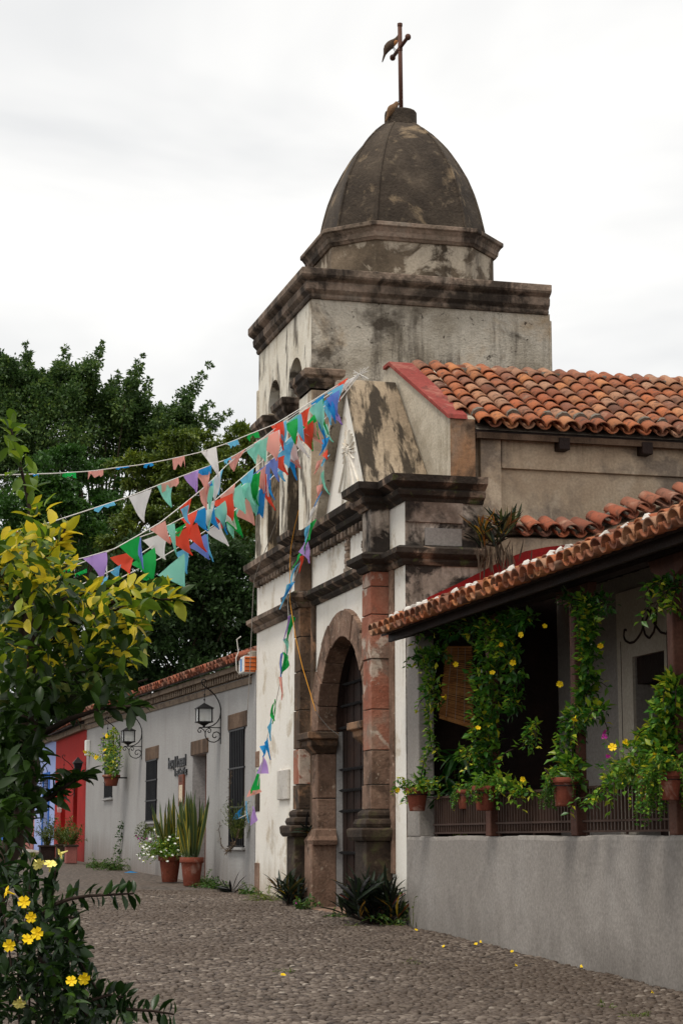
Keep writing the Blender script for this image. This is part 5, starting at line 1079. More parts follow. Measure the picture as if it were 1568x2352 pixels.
q = onX(625, 2065, 6.55); q[2] = gz(q[1]); bush('fern_tuft', q, 14, .55, .09, .012, 'pale feathery fern tuft at the foot of the white wall', mat='leaf_mid', per=14, tint=(.5, 1), yel=.1, droop=.8)
q = onX(692, 2068, 6.4); q[2] = gz(q[1]); bush('weed', q, 12, .3, .07, .03, 'small weed with one pink flower beside the door jamb', mat='leaf_vivid', fl=2, flm=FL_K)
q = onX(770, 2096, 6.42); q[2] = gz(q[1]); bush('weed', q, 12, .12, .04, .02, 'tiny weed tuft on the pebbles at the door step', mat='leaf_vivid')
q = np.array([6.62, 22.9, gz(22.9)]); bush('weed', q, 12, .3, .06, .03, 'bright green weed between the boat lily and the grey wall', mat='leaf_vivid')
q = np.array([6.8, 22.55, gz(22.55)]); bush('weed', q, 3, .42, .05, .02, 'lone thin weed stalk at the end of the veranda wall', mat='leaf_mid', up=2.0, spread=.15, per=4)

# ================================================================== red, blue and pink houses
def far_house(name, Y0, Y1, zt, mat, label, openings, base=None, X=6.9):
    t_ = thing(name, (X, (Y0 + Y1) / 2, float(gz(Y0))), label, 'house')
    wall_open(MB(), X, Y0 + .01, Y1 - .01, .6, zt, [(o_[0], o_[1], o_[2], o_[3], 0) for o_ in openings], .25).build('wall', mat, t_)
    MB().box(X + .26, X + 6, Y0 + .02, Y1 - .02, .6, zt - .1).build('rear_block', 'cream_wall', t_)
    MB().box(X - .12, X + .3, Y0 + .02, Y1 - .02, zt, zt + .14).build('eave', 'dentil_brick', t_)
    rf = MB().hexa([(X - .3, Y0, zt + .141), (X - .3, Y1, zt + .141), (X + 3, Y1, zt + 1.15), (X + 3, Y0, zt + 1.15)], [(X - .3, Y0, zt + .17), (X - .3, Y1, zt + .17), (X + 3, Y1, zt + 1.18), (X + 3, Y0, zt + 1.18)]).build('roof', 'dark_wood', t_)
    tiles(rf, (X - .34, Y1 - .1, zt + .16), np.array([0, -1., 0]), np.array([.957, 0, .29]), np.array([-.29, 0, .957]), int((Y1 - Y0) / .24), 1, .24, .33, cov=T_cov_o, ch=T_ch_o, chrows=1)
    for o_ in openings:
        MB().box(X + .15, X + .2, o_[0], o_[1], o_[2], o_[3]).build('door' if o_[2] < 1.3 else 'shutter', o_[4], t_)
        if o_[5]: 
            MB().box(X - .03, X - .003, o_[0] - .22, o_[0], o_[2], o_[3] + .2).build('painted_frame', o_[5], t_); MB().box(X - .03, X - .003, o_[1], o_[1] + .22, o_[2], o_[3] + .2).build('painted_frame', o_[5], t_); MB().box(X - .031, X - .003, o_[0], o_[1], o_[3], o_[3] + .2).build('painted_frame', o_[5], t_)
    if base: MB().box(X - .035, X - .002, Y0 + .02, Y1 - .02, .6, float(gz(Y0)) + .75).build('painted_base', base, t_)
    return t_
def FY(px): return float(onX(px, 1800, 6.9)[1])
r0, r1_, bl1, pk1 = 52.02, FY(127.5), FY(82), FY(40)
wz = lambda y_, Y: float(onX(0 + 784, y_, 6.9)[2])
def zat(px, py): return float(onX(px, py, 6.9)[2])
far_house('red_house', r0, r1_, 4.45, 'red_wall', 'bright red house front with dark door between the grey and blue houses', [(FY(179), FY(170), zat(175, 1905), zat(175, 1760), 'black_iron', None), (FY(152), FY(141.5), .9, zat(146, 1800), 'red_paint', None)])
far_house('blue_house', r1_, bl1, 4.5, 'blue_wall', 'pale blue house front with deep blue door frame', [(FY(113.5), FY(102), .9, zat(108, 1790), 'dark_wood', 'blue_paint')])
MB().box(6.87, 6.897, bl1 - .7, bl1 - .02, .7, 4.3).build('corner_band', 'blue_paint', bpy.data.objects['blue_house']) if False else None
far_house('pink_house', bl1, pk1, 4.6, 'pink_wall', 'pale pink house front with rose coloured base', [(FY(76), FY(70), .9, 3.2, 'rose_base', None)], 'rose_base')
far_house('cream_house', pk1, 84, 4.7, 'cream_wall', 'cream house at the far end of the street behind the citrus trunk', [(76, 77.2, 1.3, 3.4, 'blue_paint', None)], 'blue_paint')
lantern((172, 1806), 'wall_lantern', 'dark scroll lantern on the red house front', lg, 6.9)
lantern((110, 1800), 'wall_lantern', 'dark scroll lantern on the pale blue house front', lg, 6.9)
# carriage lamp and electricity meter
q = onX(197, 1763, 6.9); cl = thing('carriage_lamp', q, 'small black carriage lamp at the red house corner', 'lamp')
MB().loft([[(q[0] - .2 + sx * r_, q[1] + sy * r_, q[2] + z_) for sx, sy in ((-1, -1), (1, -1), (1, 1), (-1, 1))] for r_, z_ in ((.05, -.16), (.11, .1), (.14, .11), (.03, .24), (.01, .27))]).build('lamp_body', 'iron', cl)
MB().tube([(q[0], q[1], q[2] - .25), (q[0] - .1, q[1], q[2] - .28), (q[0] - .2, q[1], q[2] - .16)], .015, 6).build('arm', 'iron', cl)
q = onX(205, 1718, 6.88); tag(MB().box(6.78, 6.898, q[1] - .12, q[1] + .12, q[2] - .2, q[2] + .2).build('junction_box', 'white_plastic', bevel=.02), 'small white junction box high on the end of the grey wall', 'box')
for x_, y_, X in ((141, 1858, 6.9),): q = onX(x_, y_, X); tag(MB().lathe([(.0, 0), (.1, 0), (.1, .1), (.0, .12)], (0, 0, 0), 12).build('meter', 'lamp_glass'), 'round electricity meter on the red house front', 'meter'); o = bpy.data.objects['meter']; o.location = (X, q[1], q[2]); o.rotation_euler = (0, -math.pi / 2, 0)
# planters in front of the red house
for i, (x_, yt, yb_, wpx, lab) in enumerate(((108, 1938, 1972, 34, 'dark striped planter box with spiky plants before the blue house'), (140, 1936, 1975, 22, 'dark planter box between two others by the red house'), (163, 1940, 1982, 26, 'brick coloured tiled planter box with herbs by the red house'))):
    p = onX(x_, yb_, 6.1 if i == 0 else 6.3); p[2] = gz(p[1]); sc_ = F / np.dot(p - CAM, FW); w_ = wpx / sc_ / 2; h_ = (yb_ - yt) / sc_
    t_ = thing('planter', p, lab, 'planter', 'planters before the coloured houses')
    MB().prismZ([(p[0] - w_, p[1] - w_), (p[0] + w_, p[1] - w_), (p[0] + w_, p[1] + w_), (p[0] - w_, p[1] + w_)], p[2], p[2] + h_).build('box', ('dark_wood', 'stone_dark', 'rose_base')[i], t_, bevel=.02)
    MB().box(p[0] - w_ - .03, p[0] + w_ + .03, p[1] - w_ - .03, p[1] + w_ + .03, p[2] + h_ * .9, p[2] + h_ + .01).build('rim', 'stone_dark', t_, bevel=.01)
    pa, la = sprays((p[0], p[1], p[2] + h_), 30, .75 if i < 2 else .5, .1, .03, 1.2, .4, .3, 9, (.1, .7), .05); stems('stem', pa, .008, 'stem_green', t_); leaf_obj('foliage', la, 'leaf_mid', t_)
# kerb and grass strip before the pink house
kb = tag(MB().hexa([(4.2, 58.8, 1.1), (6.8, 58.4, 1.1), (6.8, 74, 1.2), (4.2, 74, 1.2)], [(4.2, 58.8, 1.26), (6.8, 58.4, 1.26), (6.8, 74, 1.42), (4.2, 74, 1.42)]).build('pavement', 'concrete_slab'), 'raised concrete pavement before the blue and pink houses', kind='structure')
n_ = 1500; P = np.stack([NPR.uniform(4.2, 6.3, n_), NPR.uniform(57.6, 58.5, n_), np.full(n_, 1.13)], 1); gr_ = leaves(P, np.array([0, 0, 1.]) + NPR.normal(size=(n_, 3)) * .5, NPR.uniform(.08, .2, n_), NPR.uniform(.015, .03, n_), NPR.random(n_))
gs = leaf_obj('grass', gr_, 'leaf_mid', None, 'stuff'); gs['label'] = 'short grass along the pavement edge'

# ================================================================== trees behind the houses
def bg_tree(name, label, trunk, Y, blobs, nleaf, L, W, mat, tint=(.1, .8), dy=1.6, flat=0.0, bark='bark', group='trees behind the houses', spread=.34):
    g0 = onY(trunk, 1900, Y); base = np.array([g0[0], Y, float(gz(Y))]); t_ = thing(name, base, label, 'tree', group); arr = []; tot = sum(b_[2] * b_[3] for b_ in blobs); cen = []
    for (x_, y_, rx, ry) in blobs:
        c = onY(x_, y_, Y + RND.uniform(-dy, dy)); sc_ = F / np.dot(c - CAM, FW); n_ = max(40, int(nleaf * rx * ry / tot)); cen.append(c)
        rm = np.array([rx / sc_, max(rx, ry) / sc_ * .9, ry / sc_]); p, o_, cl = blob_pts(c, rm, n_, max(6, int(rx * ry / 160)), spread, .45)
        D = unit(o_ * .8 + NPR.normal(size=(n_, 3)) * .7 + np.array([0, 0, .15 - flat])); up_ = NPR.normal(size=(n_, 3)) * (.8 - .5 * flat) + np.array([0, 0, 1.])
        l = L * NPR.uniform(.6, 1.25, n_); ti = np.clip(NPR.uniform(tint[0], tint[1], n_) * .6 + .4 * (tint[0] + (tint[1] - tint[0]) * cl), 0, 1)
        arr.append(leaves(p, D, l, l * W / L, ti, up=up_))
    leaf_obj('crown', cat_arr(arr), mat, t_)
    cen = np.array(cen); cc = cen.mean(0); fork = base + (cc - base) * .55; fork[1] = Y; mb = MB()
    hgt = cc[2] - base[2]; r0 = max(.14, hgt * .02); mb.tube(polyline([base, base + (fork - base) * .5 + NPR.normal(size=3) * .2, fork], 8), list(np.linspace(r0 * 1.2, r0 * .7, 8)), 8); mb.build('trunk', bark, t_, smooth=True, fix=False)
    for c, bb_ in zip(cen, blobs):
        if bb_[2] < 24: continue
        mid = fork + (c - fork) * .5 + np.array([0, 0, -.15 * np.linalg.norm(c - fork) * .3]) + NPR.normal(size=3) * .15
        MB().tube(polyline([fork - np.array([0, 0, .2]), mid, c], 7), list(np.linspace(r0 * .26, .012, 7)), 6).build('limb', bark, t_, smooth=True, fix=False)
    return t_
def chain(x0, y0, x1, y1, w0, w1, n=6): return [(x0 + (x1 - x0) * i / (n - 1), y0 + (y1 - y0) * i / (n - 1), w0 + (w1 - w0) * i / (n - 1), (w0 + (w1 - w0) * i / (n - 1)) * 1.15) for i in range(n)]
FIG = [(60, 940, 65, 45), (150, 940, 55, 45), (30, 1010, 80, 65), (130, 990, 90, 55), (240, 960, 55, 45), (300, 970, 45, 45), (230, 1010, 80, 50), (335, 1005, 50, 42), (375, 1000, 34, 34), (60, 1080, 90, 65), (180, 1070, 70, 45), (350, 1045, 50, 36), (280, 1055, 60, 45), (420, 1025, 46, 26)]
for a in ((30, 900, -2, 806, 44, 5), (85, 915, 60, 792, 38, 4), (110, 940, 98, 856, 30, 6), (150, 925, 149, 797, 40, 5), (120, 900, 128, 845, 20, 5), (180, 915, 236, 790, 38, 4), (205, 900, 215, 835, 18, 4), (250, 945, 271, 860, 30, 4), (280, 950, 326, 818, 32, 4), (300, 920, 312, 860, 16, 4), (325, 970, 343, 874, 28, 4), (370, 1005, 480, 840, 36, 4), (420, 960, 440, 905, 16, 4), (390, 1015, 484, 928, 32, 5), (430, 1005, 527, 948, 24, 4), (15, 950, -10, 850, 40, 8), (360, 985, 372, 930, 20, 5)): FIG += chain(*a, n=8)
bg_tree('fig_tree', 'tall dark fig tree with spiky upswept branch tips behind the street', 190, 90, FIG, 90000, .19, .10, 'leaf_dark', (.15, 1.0), 1.8, spread=.5)
bg_tree('poinciana_tree', 'feathery yellow green poinciana behind the grey house roof', 470, 58, [(470, 1035, 80, 32), (540, 1008, 60, 26), (575, 1055, 45, 40), (400, 1075, 80, 34), (500, 1110, 90, 40), (350, 1125, 70, 34), (565, 1140, 36, 40), (430, 1180, 90, 36), (330, 1195, 60, 34), (300, 1245, 60, 34), (520, 1205, 80, 36), (560, 1250, 50, 40), (420, 1010, 50, 30), (380, 1040, 60, 30), (580, 1000, 30, 30), (450, 1090, 80, 40), (585, 1200, 30, 50), (300, 1080, 50, 30)], 60000, .16, .065, 'leaf_mid', (.25, 1.0), 1.4, .35)
bg_tree('creeper_tree', 'bright green creeper covered tree below the tall fig', 150, 82, [(170, 1065, 85, 30), (120, 1110, 60, 45), (235, 1110, 40, 40), (60, 1170, 70, 55), (150, 1180, 60, 45), (255, 1170, 50, 36), (20, 1260, 60, 60), (180, 1240, 70, 40)], 26000, .19, .13, 'leaf_vivid', (.1, .85), 1.6)
bg_tree('shade_tree', 'deep shaded dark tree filling the space above the tiled eave', 470, 55, [(480, 1290, 110, 60), (565, 1330, 50, 80), (400, 1350, 100, 70), (520, 1420, 90, 60), (430, 1450, 100, 55), (330, 1440, 80, 70), (300, 1350, 80, 70), (560, 1470, 40, 40), (370, 1260, 80, 40), (300, 1530, 60, 40), (420, 1530, 90, 50), (520, 1490, 70, 50), (360, 1570, 80, 40), (260, 1600, 60, 40), (470, 1380, 90, 70), (585, 1420, 30, 70)], 46000, .16, .09, 'leaf_dark', (.0, .55), 1.2)
bg_tree('shade_tree', 'dark leafy tree behind the coloured houses and the citrus', 140, 88, [(200, 1330, 100, 90), (90, 1380, 120, 90), (150, 1500, 120, 90), (260, 1520, 80, 70), (50, 1580, 100, 80), (180, 1620, 100, 60), (20, 1450, 80, 90), (40, 1700, 60, 70)], 26000, .22, .13, 'leaf_dark', (.0, .6), 1.6)
bg_tree('roadside_tree', 'leafy tree closing the far end of the street', 0, 100, [(10, 1790, 70, 90), (-60, 1750, 90, 110), (30, 1880, 50, 50), (-120, 1700, 110, 120)], 9000, .3, .2, 'leaf_mid', (.0, .7), 1.6)

# ================================================================== citrus tree in the foreground
def fp(x_, y_, Y): return onY(x_, y_, Y)
CT = thing('citrus_tree', (fp(-40, 2352, 5.4)[0], 5.4, float(gz(5.4))), 'citrus tree with glossy green and yellowing leaves at the street side', 'tree')
tr = [np.array([fp(-40, 2352, 5.4)[0], 5.4, float(gz(5.4)) - .02])] + [fp(x_, y_, 5.5) for x_, y_ in ((-30, 2300), (-14, 2080), (16, 1965), (60, 1880), (62, 1790), (72, 1700), (60, 1580), (74, 1450), (55, 1330))]
MB().tube(polyline(tr, 24), list(np.linspace(.055, .018, 24)), 9).build('trunk', 'bark', CT, smooth=True, fix=False)
BR_ = [[(60, 1560, 5.5), (50, 1400, 5.5), (78, 1250, 5.5), (66, 1150, 5.55), (50, 1080, 5.55), (26, 985, 5.6)], [(75, 1500, 5.5), (160, 1430, 5.4), (260, 1400, 5.3), (350, 1375, 5.3), (405, 1378, 5.3)], [(70, 1600, 5.5), (160, 1560, 5.6), (240, 1520, 5.7), (310, 1490, 5.7)],
       [(70, 1700, 5.5), (160, 1652, 5.3), (230, 1628, 5.2), (300, 1622, 5.15)], [(55, 1860, 5.5), (110, 1835, 5.4), (160, 1800, 5.35), (195, 1778, 5.35)], [(60, 1480, 5.5), (130, 1380, 5.6), (210, 1360, 5.7), (250, 1350, 5.7)], [(30, 1400, 5.5), (90, 1300, 5.4), (140, 1245, 5.35), (150, 1215, 5.35)],
       [(62, 1790, 5.5), (20, 1740, 5.4), (-10, 1700, 5.4)], [(60, 1650, 5.5), (140, 1600, 5.8), (240, 1590, 5.9), (340, 1560, 5.9)], [(72, 1440, 5.5), (20, 1350, 5.5), (-20, 1270, 5.5)], [(160, 1430, 5.4), (250, 1385, 5.4), (330, 1362, 5.4), (375, 1360, 5.4)]]
arrs = []
Lp, Ld, Lt = [], [], []
for q in BR_:
    pa = polyline([fp(*w_) for w_ in q], 22); MB().tube(pa, list(np.linspace(.012, .003, 22)), 6).build('branch', 'twig_dark', CT, smooth=True, fix=False)
    for i, p in enumerate(pa[4:]):
        for _ in range(3 if i < 14 else 4):
            dd = unit(pa[min(i + 6, 21)] - pa[i + 2]); Lp.append(p); Ld.append(unit(dd * .7 + rdir(1)[0] * .9 + np.array([0, 0, .1])))
for (x_, y_, rx, ry, n_) in ((60, 1290, 85, 70, 75), (140, 1330, 90, 60, 60), (280, 1395, 110, 55, 80), (340, 1372, 50, 36, 26), (60, 1440, 90, 80, 70), (180, 1480, 100, 70, 75), (270, 1480, 65, 60, 40), (60, 1620, 80, 90, 80), (160, 1590, 95, 60, 60), (50, 1760, 70, 80, 50), (90, 1200, 30, 50, 10), (50, 1090, 26, 60, 6), (30, 1000, 18, 36, 5), (120, 1720, 70, 60, 30), (240, 1560, 60, 40, 26), (20, 1880, 40, 60, 18), (300, 1620, 40, 18, 6), (40, 1600, 60, 80, 60), (36, 1720, 55, 70, 70), (30, 1840, 50, 70, 70), (20, 1920, 40, 40, 30), (60, 1520, 80, 60, 30)):
    for _ in range(int(n_ * 2.5)):
        a_ = RND.uniform(0, 6.28); r_ = math.sqrt(RND.random()); p = fp(x_ + rx * r_ * math.cos(a_), y_ + ry * r_ * math.sin(a_), 5.5 + RND.uniform(-.35, .45)); Lp.append(p); Ld.append(unit(rdir(1)[0] + np.array([.15, -.1, .1])))
Lp = np.array(Lp); Ld = np.array(Ld); cpx = np.array([proj(p) for p in Lp]); ok_ = (cpx[:, 0] < 165) | (cpx[:, 1] > 1352 - .04 * (cpx[:, 0] - 165)); lim_ = np.interp(cpx[:, 1], [1380, 1480, 1560, 1600, 1660, 1720], [350, 335, 318, 225, 130, 85]); ok_ &= (cpx[:, 0] < lim_) | ((cpx[:, 1] > 1600) & (cpx[:, 1] < 1640) & (cpx[:, 0] > 215)) | (cpx[:, 1] > 1720) | ((cpx[:, 0] > 345) & (cpx[:, 1] > 1340) & (cpx[:, 1] < 1410)); ok_ &= (cpx[:, 1] < 1655) | (cpx[:, 0] < 95) | ((cpx[:, 1] > 1770) & (cpx[:, 1] < 1850) & (cpx[:, 0] > 110)); Lp, Ld, cpx = Lp[ok_], Ld[ok_], cpx[ok_]; n_ = len(Lp)
for (x_, y_) in cpx:
    if (y_ < 1360 and y_ > 1170 and x_ < 170): t_ = RND.uniform(.72, 1) if RND.random() < .5 else RND.uniform(.3, .7)
    elif 190 < x_ < 420 and 1300 < y_ < 1450: t_ = RND.uniform(.72, 1) if RND.random() < .42 else RND.uniform(.2, .7)
    elif y_ < 1180: t_ = RND.uniform(.45, .72)
    elif y_ < 1560 and RND.random() < .22: t_ = RND.uniform(.7, .95)
    elif y_ > 1560: t_ = RND.uniform(0, .45)
    else: t_ = RND.uniform(.05, .6)
    Lt.append(t_)
Lt = np.array(Lt); Ll = NPR.uniform(.036, .070, n_); Lw = Ll * NPR.uniform(.38, .5, n_)
inview = (cpx[:, 0] > 0) & (cpx[:, 1] < 2340); depth = Lp[:, 1]; idx = np.argsort(depth + 10 * (~inview))[:300]; rest = np.setdiff1d(np.arange(n_), idx)
for i in idx: leaf_obj('leaf', leaves([Lp[i]], [Ld[i]], [Ll[i]], [Lw[i]], [Lt[i]], fine=True, fold=.18, droop=.25), 'leaf_citrus', CT)
leaf_obj('inner_leaves', leaves(Lp[rest], Ld[rest], Ll[rest], Lw[rest], Lt[rest], fine=True, fold=.18, droop=.25), 'leaf_citrus', CT, kind='stuff')
for x_, y_ in ((142, 1590), (4, 1600), (215, 1565)): MB().lathe([(0, -.028), (.018, -.022), (.027, 0), (.018, .022), (0, .028)], fp(x_, y_, 5.35), 12).build('lime_fruit', 'stem_green', CT, smooth=True)

# ================================================================== yellow allamanda bush in the corner
AB = thing('allamanda_bush', (fp(40, 2352, 5.2)[0], 5.2, float(gz(5.2))), 'dark leafy allamanda bush with yellow trumpet flowers beside the street', 'bush')
Ap, Ad, At = [], [], []
for (x_, y_, rx, ry, n_) in ((55, 2080, 70, 80, 150), (40, 2190, 95, 90, 230), (125, 2220, 80, 80, 190), (60, 2300, 120, 80, 260), (175, 2310, 85, 55, 140), (240, 2335, 60, 30, 60), (110, 2120, 45, 50, 80), (20, 2010, 40, 40, 40), (150, 2170, 45, 40, 50)):
    for _ in range(n_):
        a_ = RND.uniform(0, 6.28); r_ = math.sqrt(RND.random()); Ap.append(fp(x_ + rx * r_ * math.cos(a_), y_ + ry * r_ * math.sin(a_), 5.2 + RND.uniform(-.22, .3))); Ad.append(unit(rdir(1)[0] + np.array([.1, -.15, .2]))); At.append(RND.uniform(0, .6) if RND.random() > .14 else RND.uniform(.6, 1))
SG = [[(100, 2100), (125, 2078), (160, 2065), (200, 2058), (260, 2055), (308, 2052)], [(150, 2150), (180, 2200), (205, 2245), (225, 2275)], [(200, 2300), (250, 2285), (290, 2292)], [(220, 2310), (290, 2318), (350, 2322), (400, 2330)], [(110, 2150), (150, 2105), (175, 2110), (185, 2130)], [(120, 2090), (118, 2040), (130, 1995)], [(60, 2080), (75, 2020), (90, 1990)], [(90, 2200), (140, 2260), (190, 2320), (215, 2350)]]
b0 = np.array(AB.location); sp_ = []
for q in SG:
    pa = polyline([fp(x_, y_, 5.15) for x_, y_ in q], 16); sp_.append(pa)
    for i, p in enumerate(pa[2:]):
        for sg in (-1, 1): Ap.append(p); dd = unit(pa[min(i + 4, 15)] - pa[i + 1]); Ad.append(unit(dd * .35 + np.array([0, 0, sg * 1.]) + rdir(1)[0] * .5)); At.append(RND.uniform(.1, .75))
for x_, y_ in ((40, 2150), (90, 2180), (60, 2080), (140, 2230), (10, 2100), (180, 2290)):
    e_ = fp(x_, y_, 5.25); sp_.append(polyline([b0, b0 + (e_ - b0) * .5 + NPR.normal(size=3) * .05, e_], 10))
stems('stem', sp_, .006, 'twig_dark', AB)
Ap = np.array(Ap); Ad = np.array(Ad); At = np.array(At); n_ = len(Ap); Al = NPR.uniform(.028, .055, n_); Aw = Al * NPR.uniform(.4, .5, n_); cp = np.array([proj(p) for p in Ap])
idx = np.argsort(Ap[:, 1] + 10 * ((cp[:, 0] < 0) | (cp[:, 1] > 2345)))[:300]; rest = np.setdiff1d(np.arange(n_), idx)
for i in idx: leaf_obj('leaf', leaves([Ap[i]], [Ad[i]], [Al[i]], [Aw[i]], [At[i]], fine=True), 'leaf_allamanda', AB)
leaf_obj('inner_leaves', leaves(Ap[rest], Ad[rest], Al[rest], Aw[rest], At[rest], fine=True), 'leaf_allamanda', AB, kind='stuff')
for x_, y_, m in ((140.6, 1960.7, 1), (88, 1984, 1), (115.7, 1985.6, 1), (55.7, 2072, 0), (17.6, 2048.6, 0), (71.8, 2107, 0), (63, 2158, 0), (86.4, 2143.8, 0), (22, 2171.6, 0), (164, 2253.6, 0), (193, 2247.8, 0), (45.4, 2303.5, 1)):
    put_flower(AB, fp(x_, y_, 4.93), RND.uniform(.32, .42), FL_P if m or RND.random() < .3 else FL_Y)

# ================================================================== bunting strings over the street
APX = onX(826, 860, 6.82)                       # knot on the gable
STR = {
 'A': ([(-60, 1094), (0, 1091), (49, 1090), (135, 1087), (213, 1082), (262, 1075), (328, 1067), (394, 1054), (463, 1038), (525, 1017), (574, 997), (632, 974), (700, 932), (760, 893), (826, 860)], 17.5, 'highest bunting string over the street with torn stubs of flags'),
 'B': ([(-60, 1255), (0, 1233), (41, 1220), (115, 1200), (217, 1167), (299, 1140), (369, 1112), (451, 1081), (529, 1052), (595, 1013), (660, 963), (740, 908), (826, 860)], 17.5, 'second bunting string with a white pennant between torn stubs'),
 'C': ([(60, 1310), (139, 1294), (197, 1280), (262, 1261), (312, 1233), (369, 1200), (426, 1155), (476, 1114), (529, 1060), (600, 1012), (680, 955), (826, 860)], 18.5, 'bunting string starting with the purple pennant above the citrus'),
 'D': ([(60, 1345), (143, 1311), (238, 1272), (312, 1237), (361, 1220), (443, 1177), (492, 1151), (590, 1069), (640, 1030), (710, 965), (826, 860)], 19.0, 'bunting string carrying green and pink pennants in front of the trees'),
 'E': ([(120, 1370), (205, 1335), (283, 1298), (340, 1261), (435, 1204), (492, 1171), (586, 1092), (660, 1022), (740, 945), (826, 860)], 19.5, 'bunting string with red and blue pennants in front of the trees'),
 'F': ([(170, 1378), (246, 1343), (369, 1282), (472, 1220), (533, 1178), (600, 1122), (680, 1040), (760, 945), (826, 860)], 20.0, 'lowest slanting bunting string ending with a large turquoise pennant'),
 'G': ([(826, 862), (785, 890), (766, 930), (752, 1000), (738, 1080), (727, 1150), (713, 1205), (696, 1275), (672, 1340), (660, 1385), (664, 1430), (655, 1492), (645, 1560), (628, 1640), (612, 1700), (602, 1755), (588, 1820), (572, 1868), (545, 1882)], None, 'fallen bunting string hanging down along the white chapel front'),
}
S3D = {}
for nm, (pp_, Yl, lab) in STR.items():
    pts_ = []
    if Yl is None:
        L_ = len(pp_)
        for i, (x_, y_) in enumerate(pp_): pts_.append(onX(x_, y_, 6.45 if 2 < i < 9 else (6.55 if i < L_ - 1 else 6.75)) if i else APX)
    else:
        x0_, x1_ = pp_[0][0], 826
        for x_, y_ in pp_: k_ = (x_ - x0_) / (x1_ - x0_); pts_.append(onY(x_, y_, Yl + (APX[1] - Yl) * k_))
        pts_[-1] = APX
    S3D[nm] = np.array(pts_)
ROOT = {}
for nm, P in S3D.items():
    t_ = thing('bunting_string', P[-1] if nm != 'G' else P[0], STR[nm][2], 'bunting', 'bunting strings tied to the chapel gable'); ROOT[nm] = t_
    MB().tube(polyline(P, 40), .006, 5).build('cord', 'cord_white', t_, smooth=True, fix=False)
def near_on(nm, x_, y_):
    Q = polyline(S3D[nm], 160); pr = np.array([proj(p) for p in Q]); i = int(np.argmin((pr[:, 0] - x_) ** 2 + (pr[:, 1] - y_) ** 2)); return Q[i], math.hypot(pr[i, 0] - x_, pr[i, 1] - y_)
def pennant(ax, ay, bx, by, tx, ty, col, nm=None, sub=None):
    """flag from its two top corners and its tip (pixels); depth from the nearest string."""
    cand = [(near_on(q, (ax + bx) / 2, (ay + by) / 2), q) for q in ([nm] if nm else 'ABCDEF')]; (p, d_), q = min(cand, key=lambda w_: w_[0][1])
    mx_, my_ = (ax + bx) / 2, (ay + by) / 2; kx, ky = (1.35, 1.12) if q != 'G' else (1.25, 1.08)
    ax, bx, tx = mx_ + (ax - mx_) * kx, mx_ + (bx - mx_) * kx, mx_ + (tx - mx_) * ky; ay, by, ty = my_ + (ay - my_) * kx, my_ + (by - my_) * kx, my_ + (ty - my_) * ky
    Y = p[1] - .01 - RND.uniform(0, .05); A_, B_ = onY(ax, ay, Y), onY(bx, by, Y); dp = RND.uniform(-.1, .06); T_ = onY(tx, ty, Y + dp)
    # torn stubs are cut off with a ragged hem
    n_ = 7; V_ = []; F_ = []; bow = RND.uniform(-.05, .05); ph = RND.uniform(0, 6)
    for i in range(n_ + 1):
        v = i / n_
        for j in range(5):
            u_ = j / 4; top = A_ + (B_ - A_) * u_; w_ = top + (T_ - top) * v
            w_ = w_ + np.array([.25, -1., 0]) * (bow * math.sin(math.pi * v) + .018 * math.sin(ph + 7 * u_ + 5 * v)); V_.append(w_)
    for i in range(n_):
        for j in range(4): F_.append((i * 5 + j, i * 5 + j + 1, (i + 1) * 5 + j + 1, (i + 1) * 5 + j))
    o_ = MB().add(V_, F_).build('pennant', 'paper_' + col, ROOT[q], smooth=True, fix=False); return o_
def stub(x0_, y0_, x1_, y1_, drop, col, nm):
    p, _ = near_on(nm, x0_, y0_); A_, B_ = onY(x0_, y0_, p[1] - .012), onY(x1_, y1_, p[1] - .012); V_ = []; n_ = 6
    lens = [RND.uniform(.35, 1.0) * drop for _ in range(n_ + 1)]; lens[RND.randrange(n_)] *= .25
    for i in range(n_ + 1):
        c = A_ + (B_ - A_) * i / n_; l = lens[i] / (F / np.dot(c - CAM, FW)); V_ += [c, c + np.array([RND.uniform(-.01, .02), RND.uniform(-.02, .02), -l])]
    MB().add(V_, [(2 * i, 2 * i + 2, 2 * i + 3, 2 * i + 1) for i in range(n_)]).build('torn_pennant', 'paper_' + col, ROOT[nm], fix=False)
for a in ((75, 1090, 90, 1089, 8, 'b', 'A'), (145, 1087, 175, 1085, 14, 'g', 'A'), (203, 1083, 238, 1079, 22, 'k', 'A'), (266, 1075, 294, 1071, 5, 'b', 'A'), (332, 1066, 350, 1063, 10, 'b', 'A'), (396, 1054, 424, 1047, 34, 'k', 'A'), (522, 1018, 546, 1009, 16, 'lb', 'A'), (568, 1000, 593, 991, 22, 'g', 'A'),
          (20, 1228, 40, 1221, 9, 'r', 'B'), (217, 1168, 262, 1152, 12, 'lb', 'B'), (371, 1112, 410, 1097, 22, 'k', 'B'), (451, 1082, 486, 1068, 20, 'b', 'B'), (514, 1057, 530, 1050, 16, 'lb', 'B'), (118, 1312, 130, 1308, 12, 'b', 'D'), (140, 1312, 165, 1302, 14, 'g', 'D'), (172, 1318, 200, 1306, 14, 'g', 'E'), (470, 1120, 486, 1104, 14, 'b', 'C')): stub(*a)
Zc = lambda x_, y_: (x_ * .4101, 826.7 + y_ * .4101)
def zf(ax, ay, bx, by, tx, ty, c, nm=None): a_, b_, t_ = Zc(ax, ay), Zc(bx, by), Zc(tx, ty); pennant(*a_, *b_, *t_, c, nm)
def zg(ax, ay, bx, by, tx, ty, c, nm=None):
    f_ = lambda x_, y_: (551.2 + .3808 * x_, 689 + .3808 * y_); pennant(*f_(ax, ay), *f_(bx, by), *f_(tx, ty), c, nm)
